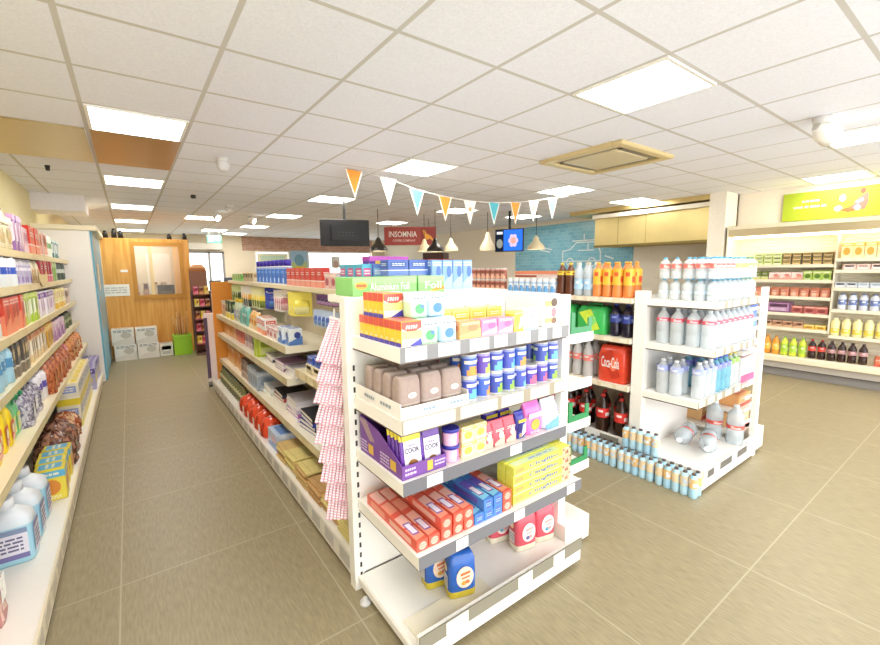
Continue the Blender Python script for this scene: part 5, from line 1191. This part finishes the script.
# green sign on the bulkhead above
b = B(); YS0, YS1, ZS0, ZS1 = .35, 2.05, 2.09, 2.46; xs = XC-.02
b.box(xs, YS0, ZS0, XC-.001, YS1, ZS1, H('b6cc2e'))
L = YS1-YS0; D = (L, .04, ZS1-ZS0)
g = B(); g.rect('f', D, 0, 0, 1, 1, H('a3b52a'), 0); g.lines('f', D, .12, .6, .23, .74, 1, H('eef2c0')); g.lines('f', D, .07, .4, .27, .54, 1, H('eef2c0'))
g.ell('f', D, 0.359, .66, 0.019, .12, H('e8eeb8')); g.ell('f', D, 0.340, .32, 0.025, .1, H('e2eaa8')); g.poly('f', D, [(0.340, .26), (0.396, .34), (0.445, .5), (0.470, .24), (0.396, .16)], H('c8602e'), .0016)
g.poly('f', D, [(0.408, .3), (0.445, .62), (0.495, .8), (0.501, .45), (0.483, .22)], H('8a6a5a'), .002); g.ell('f', D, 0.467, .84, 0.015, .1, H('7a4a34'), .0026); g.poly('f', D, [(0.427, .5), (0.470, .62), (0.476, .52), (0.445, .42)], H('9a8ab8'), .003); g.ell('f', D, 0.445, .3, 0.019, .1, H('d890a0'), .003)
SG = thing('wall_sign', 'long lime green sign on the wall above the chilled cabinet', 'sign', (XC-.02, (YS0+YS1)/2, ZS0), R_)
add(SG, 'sign_board', B().box(-L/2, -.0195, 0, L/2, .019, D[2], H('8fa32e')), 'card'); add(SG, 'sign_print', g, 'card')
struct('trim_7', B().box(XC-.015, -.4, 2.05, XC-.001, 2.42, 2.085, H('e6dfd0')), 'matte')

# ================================================================== hot food counter and hood
HD = thing('extractor_hood', 'wide brassy steel extractor hood beside the white column', 'extractor hood', (7.1, 3.82, 1.87))
b = B(); y0, y1 = -.97, .97
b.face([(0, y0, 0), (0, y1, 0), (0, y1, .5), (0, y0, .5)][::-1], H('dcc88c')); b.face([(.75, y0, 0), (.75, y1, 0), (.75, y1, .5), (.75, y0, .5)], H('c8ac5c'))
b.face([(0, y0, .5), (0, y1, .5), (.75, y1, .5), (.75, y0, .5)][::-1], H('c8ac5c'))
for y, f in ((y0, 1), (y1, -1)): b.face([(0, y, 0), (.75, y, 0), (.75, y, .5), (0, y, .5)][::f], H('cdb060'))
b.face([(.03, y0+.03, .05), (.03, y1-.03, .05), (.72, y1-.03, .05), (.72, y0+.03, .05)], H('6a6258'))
add(HD, 'canopy', b, 'metal'); add(HD, 'front_seam', B().box(-.002, -.004, .0, 0, .004, .5, H('a8925c')).box(-.002, .5, .0, 0, .508, .5, H('a8925c')), 'metal'); add(HD, 'rim', B().box(-.012, y0, -.02, 0, y1, .02, H('8a7a4a')), 'metal')
add(HD, 'top_trim', B().box(-.06, y0-.02, .505, .75, y1+.02, .57, H('f2ead8')), 'enamel')
ct = thing('serving_counter', 'white serving counter below the extractor hood', 'counter', (7.3, 3.82, 0))
add(ct, 'body', B().box(-.25, -.95, .06, .5, 2.2, .9, H('e8e0d4')).box(-.2, -.95, 0, .5, 2.2, .06, BLK), 'enamel'); add(ct, 'worktop', B().box(-.3, -.98, .9, .52, 2.25, .94, H('b8aea0'), ch=.008), 'card')
bx = thing('menu_board', 'small cream menu card on the serving counter under the hood', 'menu card', (7.3, 4.75, .941)); add(bx, 'card_face', B().box(-.01, -.12, .02, .01, .12, .62, H('e8dcc0')), 'card'); add(bx, 'stand', B().box(-.05, -.1, 0, .05, .1, .02, BLK), 'plastic')

# ================================================================== hanging things over the middle of the shop
def facing(x, y): return math.atan2(y, x)-PI/2
def tv(nm, loc, w, h, rz, label, back, tilt=.06):
    T = thing(nm, label, 'television', loc, rz)
    b = B().box(-w/2, -.02, -h/2, w/2, .02, h/2, H('141312'), ch=.006)
    b.box(-w*.28, -.06, -h*.3, w*.28, -.02, h*.25, H('181716')) if back else None
    add(T, 'casing', b, 'card')
    if back:
        v = B()
        for i in range(5):
            for k in range(2): v.box(-.1+i*.05, -.0612, -.05+k*.05, -.1+i*.05+.02, -.06, -.05+k*.05+.012, H('45433f'))
        add(T, 'vents', v, 'plastic')
    else:
        s = B(); D = (w*.94, .04, h*.92)
        s.box(-w*.47, -.0212, -h*.46, w*.47, -.02, h*.46, H('2f6fe0'))
        s.v = s.v
        def up(f):
            n = len(s.v); f(); s.v[n:] = [(x, y-.0015, z-h*.46) for x, y, z in s.v[n:]]
        up(lambda: s.rect('f', D, 0, 0, .3, 1, H('1a1f2c'))); up(lambda: s.rect('f', D, .04, .8, .26, .92, H('e0e0e0'), .001)); up(lambda: s.ell('f', D, .15, .35, .12, .22, H('8a8a80'), .001))
        for a in range(6): up(lambda: s.ell('f', D, .66+.11*math.cos(a*PI/3), .48+.2*math.sin(a*PI/3), .075, .13, H('c8b8d8'), .001))
        up(lambda: s.ell('f', D, .66, .48, .1, .16, H('d89a8a'), .002))
        add(T, 'display', s, 'screen')
    add(T, 'pole', B().box(-.02, -.0, h/2, .02, .03, CZ-loc[2], H('23211f')), 'plastic')
    return T
tv('ceiling_television', (2.74, 6.2, 2.06), .74, .4, facing(2.74, 6.2)+.12, 'black ceiling-hung television seen from behind over the middle aisle', True)
tv('ceiling_television', (5.83, 5.75, 2.01), .56, .42, facing(5.83, 5.75)-.35, 'ceiling-hung television with a bright blue picture near the counter', False)
IS = thing('coffee_sign', 'dark red hanging coffee sign lettered INSOMNIA with an orange figure', 'sign', (4.92, 7.78, 2.0), facing(4.92, 7.78))
w, h = 1.1, .38; b = B().box(-w/2, -.03, 0, w/2, .03, h, H('b04a40'), ch=.006); D = (w, .06, h)
b.text('f', D, .36, .6, .54, .32, 'INSOMNIA', W_); b.text('f', D, .38, .25, .44, .12, 'COFFEE COMPANY', H('f6dcd4'))
b.rect('f', D, .7, .08, .97, .92, H('9c3a34'), .001); O2 = H('f0a83a')
b.poly('f', D, [(.74, .82), (.78, .84), (.82, .6), (.9, .5), (.96, .24), (.93, .22), (.86, .4), (.8, .34), (.76, .55)], O2, .002); b.ell('f', D, .83, .45, .05, .16, O2, .0025)
add(IS, 'sign_board', b, 'card')
for x in (-.4, .4): add(IS, 'cord', B().tube([(x, 0, h), (x, 0, CZ-2.0)], .005, BLK, 6), 'plastic')
def pendant(x, y, z, col, label, r=.16, h=.24):
    P = thing('pendant_lamp', label, 'pendant lamp', (x, y, z)); c = H(col)
    b = B(); secs = [(0, r, r, 2, c), (.05, r*.97, r*.97, 2, c), (h*.45, r*.62, r*.62, 2, c), (h*.6, r*.4, r*.4, 2, c), (h*.85, r*.28, r*.28, 2, c), (h, r*.12, r*.12, 2, c)]
    b.loft(secs, 20, caps=False); b.loft([(q[0]+.001, q[1]*.97, q[2]*.97, 2, H('f4e8c8')) for q in secs[:4]][::-1], 20, caps=False)
    add(P, 'shade', b, 'plastic'); add(P, 'bulb', B().loft([(.03, .01, .01, 2, W_), (.05, .035, .035, 2, W_), (.09, .03, .03, 2, W_), (.12, .015, .015, 2, W_)], 12), 'lamp')
    add(P, 'cord', B().tube([(0, 0, h), (0, 0, CZ-z)], .006, BLK, 6), 'plastic')
pendant(3.64, 6.82, 1.82, '2c2622', 'black pendant lamp hanging left of the red coffee sign')
pendant(4.5, 6.28, 1.8, '2c2622', 'black pendant lamp hanging right of the red coffee sign')
pendant(4.75, 7.0, 1.84, 'e6d6b0', 'cream pendant lamp beside the red coffee sign', .14)
pendant(5.1, 6.6, 1.84, 'e6d6b0', 'cream pendant lamp between the black lamp and the blue television', .14)
pendant(5.6, 6.1, 1.84, 'ecdcb8', 'cream pendant lamp just left of the blue television', .15, .34)
pendant(6.35, 5.55, 1.84, 'f0e2bc', 'cream pendant lamp right of the blue television', .17, .26)
rb = thing('coffee_bar', 'dark red topped coffee bar behind the gondola', 'counter', (5.6, 7.6, 0), .6)
add(rb, 'body', B().box(-.9, -.3, 0, .9, .3, 1.1, H('8a6a52')), 'card'); add(rb, 'top', B().box(-.95, -.35, 1.1, .95, .35, 1.15, H('7a4a34'), ch=.01), 'card')
mc = thing('coffee_machine', 'dark red coffee machine on the coffee bar', 'coffee machine', (5.5, 7.55, 1.151), .6)
add(mc, 'body', B().box(-.4, -.25, 0, .4, .25, .55, H('9a3a30'), ch=.02), 'plastic'); add(mc, 'top_tray', B().box(-.38, -.23, .55, .0, .23, .68, H('3a2622'), ch=.01), 'plastic')

# ================================================================== far end: booth, fridge row, entrance
FG = thing('fridge_row', 'white-sided tall fridge cabinet with blue front at the end of the left shelving', 'fridge', (XL, 7.35, 0))
add(FG, 'body', B().box(.005, 0, 0, .58, 1.85, 2.05, H('efebe6'), {'-y': H('f2eeea')}, ch=.01), 'enamel')
add(FG, 'cap', B().box(.005, -.012, 2.052, .66, 1.85, 2.12, H('f2e8cc'), ch=.01), 'enamel')
add(FG, 'blue_front', B().box(.581, .02, .02, .6, 1.82, 2.05, H('5fa8c4')), 'plastic', 'blue front of the fridge')
add(FG, 'notice', B().box(.6005, .5, 1.25, .604, .8, 1.62, H('f0dcb8')), 'card')
b = B(); y0, y1 = 9.2, 9.28
b.box(-.34, y0, 0, .08, y1, 2.08, W_); b.box(.08, y0, 0, .82, y1, 1.04, W_); b.box(.08, y0, 2.0, .82, y1, 2.08, W_); b.box(.82, y0, 0, .95, y1, 2.08, W_)
b.box(.87, y1, 0, .95, 11.6, 2.08, W_)
bo = struct('wall_booth', b, 'wood')
b = B(); WF = H('c48a34')
b.box(.06, y0-.02, 1.02, .84, y0, 1.09, WF); b.box(.06, y0-.02, 1.95, .84, y0, 2.02, WF); b.box(.06, y0-.02, 1.09, .12, y0, 1.95, WF); b.box(.78, y0-.02, 1.09, .84, y0, 1.95, WF); b.box(.32, y0-.02, 1.09, .37, y0+.06, 1.95, H('ecd09a'))
wn = struct('window_3', b, 'card'); add(wn, 'pane', B().box(.12, y0+.03, 1.09, .78, y0+.035, 1.95, W_), 'glass')
# inside the booth: a shelf of papers and an outer window behind
struct('wall_booth_rear', B().box(XL, 11.6, 0, .95, 11.68, 2.08, H('e6dcc6')), 'matte')
struct('window_4', B().box(.35, 11.585, 1.0, .8, 11.6, 1.9, W_), 'enamel')
for i in range(6):
    inst(carton('box_file', .09, .2, .28, ['d8c8b8', 'b88a7a', 'c8b4d8', 'f4f0ea'], i % 5, seed=i), (-.2+.16*i, 10.9, 1.0), 0, 'box file seen through the booth window, %s from the left' % ORD[i], 'box file', 'box files in the booth')
sh = thing('booth_shelf', 'pale shelf unit inside the orange booth behind its window', 'shelf', (.2, 10.9, 0)); add(sh, 'top', B().box(-.6, -.2, .96, .6, .2, 1.0, H('d8b88a')), 'card'); add(sh, 'body', B().box(-.58, -.18, 0, .58, .18, .96, H('e0c8a0')), 'card')
inst(carton('monitor', .3, .05, .22, ['3a4048', '4a5462', '2a2e36', '8a94a0'], 3), (.62, 10.2+.4, 1.001), 0, 'dark screen standing on the booth shelf behind the window', 'screen')
b = B().box(-.19, -.004, 0, .19, 0, .2, H('f4efe4')); b.lines('f', (.38, .008, .2), .1, .2, .9, .8, 3, H('c8c0b0')); put('notice', b.mesh('notice', 'card'), (-.19, 9.199, 1.09), label='white paper notice on the orange booth wall left of its window', cat='notice')
b = B().box(-.05, -.004, 0, .05, 0, .04, W_); put('notice', b.mesh('notice', 'card'), (-.05, 9.199, 1.5), label='tiny white sticker on the orange booth wall above the notice', cat='sticker')
for i, (x, z, h) in enumerate(((-.26, 2.081, .12), (-.14, 2.081, .16), (-.05, 2.081, .14), (.66, 2.081, .1), (.9, 2.081, .12))):
    b = B().loft([(0, .04, .03, 3, BLK), (h*.6, .035, .03, 3, BLK), (h, .02, .02, 2, H('3a4a7a'))], 12); put('camera_unit', b.mesh('camera_unit', 'plastic'), (x, 9.24, z), label='small dark device on top of the orange booth, %s from the left' % ORD[i], cat='device', group='devices on the booth')
pk = carton('paper_carton', .34, .26, .26, ['f2efe8', 'b0b4b8', '6a727a', 'f6f4f0'], 1)
pk = carton('paper_carton', .31, .26, .27, ['f4f0e6', 'e8e2d6', 'd0cabc', '8a9096'], 1)
for i, (x, z) in enumerate(((-.14, 0), (.18, 0), (-.16, .2705), (.17, .2705))): inst(pk, (x, 9.03, z), 0, 'white paper carton against the orange booth, %s' % ('lower left', 'lower middle', 'upper left', 'upper right')[i], 'carton', 'white paper cartons')
inst(carton('paper_carton', .2, .2, .22, ['f4f0e6', 'e8e2d6', 'd0cabc', '8a9096'], 3), (.445, 9.05, 0), 0, 'small white carton on the floor beside the lime green tub', 'carton')
lt = thing('lime_tub', 'lime green square tub full of thin canes by the orange booth', 'tub', (.7, 9.0, 0)); LM = H('a4dc2e')
b = B(); w = .14; b.box(-w, -w, 0, w, w, .02, LM); b.box(-w, -w, .02, w, -w+.012, .36, LM); b.box(-w, w-.012, .02, w, w, .36, LM); b.box(-w, -w+.012, .02, -w+.012, w-.012, .36, LM); b.box(w-.012, -w+.012, .02, w, w-.012, .36, LM); b.box(-w-.008, -w-.008, .33, w+.008, -w, .365, H('b4e84a'))
add(lt, 'tub', b, 'plastic')
for i in range(14):
    x, y = rnd.uniform(-.1, .1), rnd.uniform(-.1, .1)
    bt = B().tube([(x*.8, y*.8, .022), (x*1.25, y*1.1, rnd.uniform(.55, .78))], .007, H(('c8945a', 'a87444', 'd8b07a')[i % 3]), 6)
    put('cane', bt.mesh('cane', 'paper'), (.7, 9.0, 0), label='thin brown cane standing in the lime green tub', cat='cane', group='canes in the lime tub')
st = thing('display_stand', 'tall dark red and brown floor display stand right of the booth', 'display stand', (1.02, 8.7, 0))
b = B(); BR = H('6a4a3e')
b.box(-.14, -.14, 0, .14, .16, .05, BR); b.box(-.14, .13, .05, .14, .16, 1.5, H('8a5a42')); b.box(-.15, -.14, .05, -.135, .13, 1.15, H('5a3a3a')); b.box(.135, -.14, .05, .15, .13, 1.15, H('5a3a3a'))
add(st, 'frame', b, 'card')
hb = B().loft([(1.5, .14, .015, 2, H('c07a4a')), (1.56, .13, .015, 2, H('d8a06a')), (1.62, .08, .015, 2, H('c07a4a'))], 18, cy=.145); add(st, 'header', hb, 'card')
for i, z in enumerate((.2, .42, .64, .86, 1.08)): add(st, 'shelf', B().box(-.134, -.15, z, .134, .129, z+.015, H(('b84a5a', '4a2e34', 'a84a6a', '3a2a2a', '9a5a3a')[i])), 'card')
for i, z in enumerate((.2, .42, .64, .86, 1.08)):
    for k in range(3): inst(carton('sweet_packet', .075, .06, .14, (['e8c83a', 'f4e08a', 'b87a2a', 'fbf0d0'], ['c83a5a', 'f08aa0', '8a2a3a', 'fbe0e4'], ['8a4a2a', 'd89a5a', '5a2a1a', 'f0dcc8'])[(i+k) % 3], 1), (.94+.085*k, 8.63, z+.0155), 0, 'sweet packet on the dark display stand, %s from left, level %s from the bottom' % (ORD[k], ORD[i]), 'packet', 'packets on the display stand')
# leaflet stand at the end of the long gondola
ls = thing('leaflet_stand', 'white floor-standing leaflet panel at the far end of the gondola', 'leaflet stand', (.84, 6.22, 0), -.1)
add(ls, 'panel', B().box(-.1, -.015, .06, .1, .015, .96, H('f2eef4'), {'-x': H('8a7a98')}, ch=.004), 'card'); add(ls, 'foot', B().box(-.1, -.1, 0, .1, .1, .02, BLK).box(-.02, -.02, .02, .02, .02, .06, BLK), 'plastic'); add(ls, 'printed_edge', B().box(-.101, -.03, .1, -.06, -.0151, .9, H('5a4a68')), 'card')
# entrance
ac = thing('air_curtain', 'long white air curtain above the entrance door', 'air curtain', (1.86, 14.35, 2.12)); add(ac, 'casing', B().box(-.5, -.12, 0, .5, .14, .2, H('ece6da'), ch=.02), 'enamel'); add(ac, 'outlet', B().box(-.45, -.1, -.006, .45, .0, -.0005, H('8a8478')), 'plastic')
ex = thing('exit_sign', 'small green and white exit sign hanging before the entrance', 'exit sign', (1.9, 12.6, 2.22)); b = B().box(-.17, -.02, 0, .17, .02, .2, H('6ac0a0'), ch=.004); b.rect('f', (.34, .04, .2), .1, .2, .45, .8, H('e8f6f0')); b.poly('f', (.34, .04, .2), [(.55, .4), (.75, .4), (.75, .2), (.95, .5), (.75, .8), (.75, .6), (.55, .6)], H('e8f6f0')); add(ex, 'sign_face', b, 'card')
for x in (-.12, .12): add(ex, 'hanger', B().tube([(x, 0, .2), (x, 0, CZ-2.22)], .006, LG, 6), 'metal')
def poster(x, z, w, h, cols, label):
    b = B(); D = (w, .02, h); c = c3(cols); b.box(-w/2, -.01, 0, w/2, .01, h, c[0]); b.rect('f', D, .04, .05, .96, .55, c[1]); b.ell('f', D, .5, .62, .28, .24, c[2]); b.poly('f', D, [(.05, .05), (.95, .05), (.95, .3), (.4, .42), (.05, .25)], c[3])
    put('poster', b.mesh('poster', 'card'), (x, YF-.03, z), label=label, cat='poster')
poster(4.7, 1.3, .58, .84, ['a8c8e0', 'c8d89a', '7aa8c0', 'e8d04a'], 'landscape poster in blue and yellow between the two far windows')
def wposter(x, z, w, h, cols, label):
    b = B(); D = (w, .012, h); c = c3(cols); b.box(-w/2, -.006, 0, w/2, .006, h, c[0]); b.ell('f', D, .5, .3, .3, .34, c[1]); b.rect('f', D, .1, .62, .9, .9, c[2])
    put('window_poster', b.mesh('window_poster', 'card'), (x, YF-.02, z), label=label, cat='poster')
wposter(3.85, 1.45, .96, .58, ['f4f2d0', 'e4d8a8', 'cfe8d0'], 'pale yellow and green poster in the left far window')
wposter(6.0, 1.55, .32, .4, ['f2ece4', 'd8b8a8', 'f4f0ea'], 'small sticker with a beige round picture in the right far window')
tc = thing('till_counter', 'pale checkout counter near the entrance', 'counter', (2.05, 12.4, 0)); add(tc, 'body', B().box(-.45, -.3, 0, .45, .3, .85, H('d8d0c8')), 'card'); add(tc, 'top', B().box(-.5, -.34, .85, .5, .34, .9, H('efeae4'), ch=.01), 'enamel')
for i, (x, h) in enumerate(((-.25, .3), (.1, .36))):
    m = thing('till_screen', 'dark till screen on the checkout counter, %s one' % ('left', 'right')[i], 'till screen', (2.05+x, 12.35, .901)); add(m, 'stand', B().box(-.06, -.05, 0, .06, .05, .02, BLK).box(-.015, 0, .02, .015, .02, .15, BLK), 'plastic'); add(m, 'panel', B().box(-.14, -.02, .1, .14, 0, h+.06, H('3a4250'), ch=.005), 'plastic')

# ================================================================== light, sky, camera
w = bpy.data.worlds.new('sky'); SC.world = w; w.use_nodes = True
bg = w.node_tree.nodes['Background']; bg.inputs[0].default_value = (.93, .965, 1, 1); bg.inputs[1].default_value = 2.0
R = ((0.80682131, -0.59068972, -0.01118207), (0.0844738, 0.0966085, 0.9917313), (0.5847252, 0.80109454, -0.1278436))
cam = bpy.data.cameras.new('camera'); co = bpy.data.objects.new('camera', cam); COL.objects.link(co)
M = Matrix(((R[0][0], R[1][0], -R[2][0], 0), (R[0][1], R[1][1], -R[2][1], 0), (R[0][2], R[1][2], -R[2][2], 1.51), (0, 0, 0, 1)))
co.matrix_world = M
cam.sensor_fit = 'HORIZONTAL'; cam.sensor_width = 36; cam.lens = 423.35*36/880; cam.clip_start = .05
SC.camera = co
vs = SC.view_settings; vs.view_transform = 'Standard'; vs.look = 'None'; vs.gamma = 1; vs.use_curve_mapping = False
vs.exposure = 1.12
SC.cycles.transparent_max_bounces = 24; SC.cycles.max_bounces = 8; SC.cycles.diffuse_bounces = 5
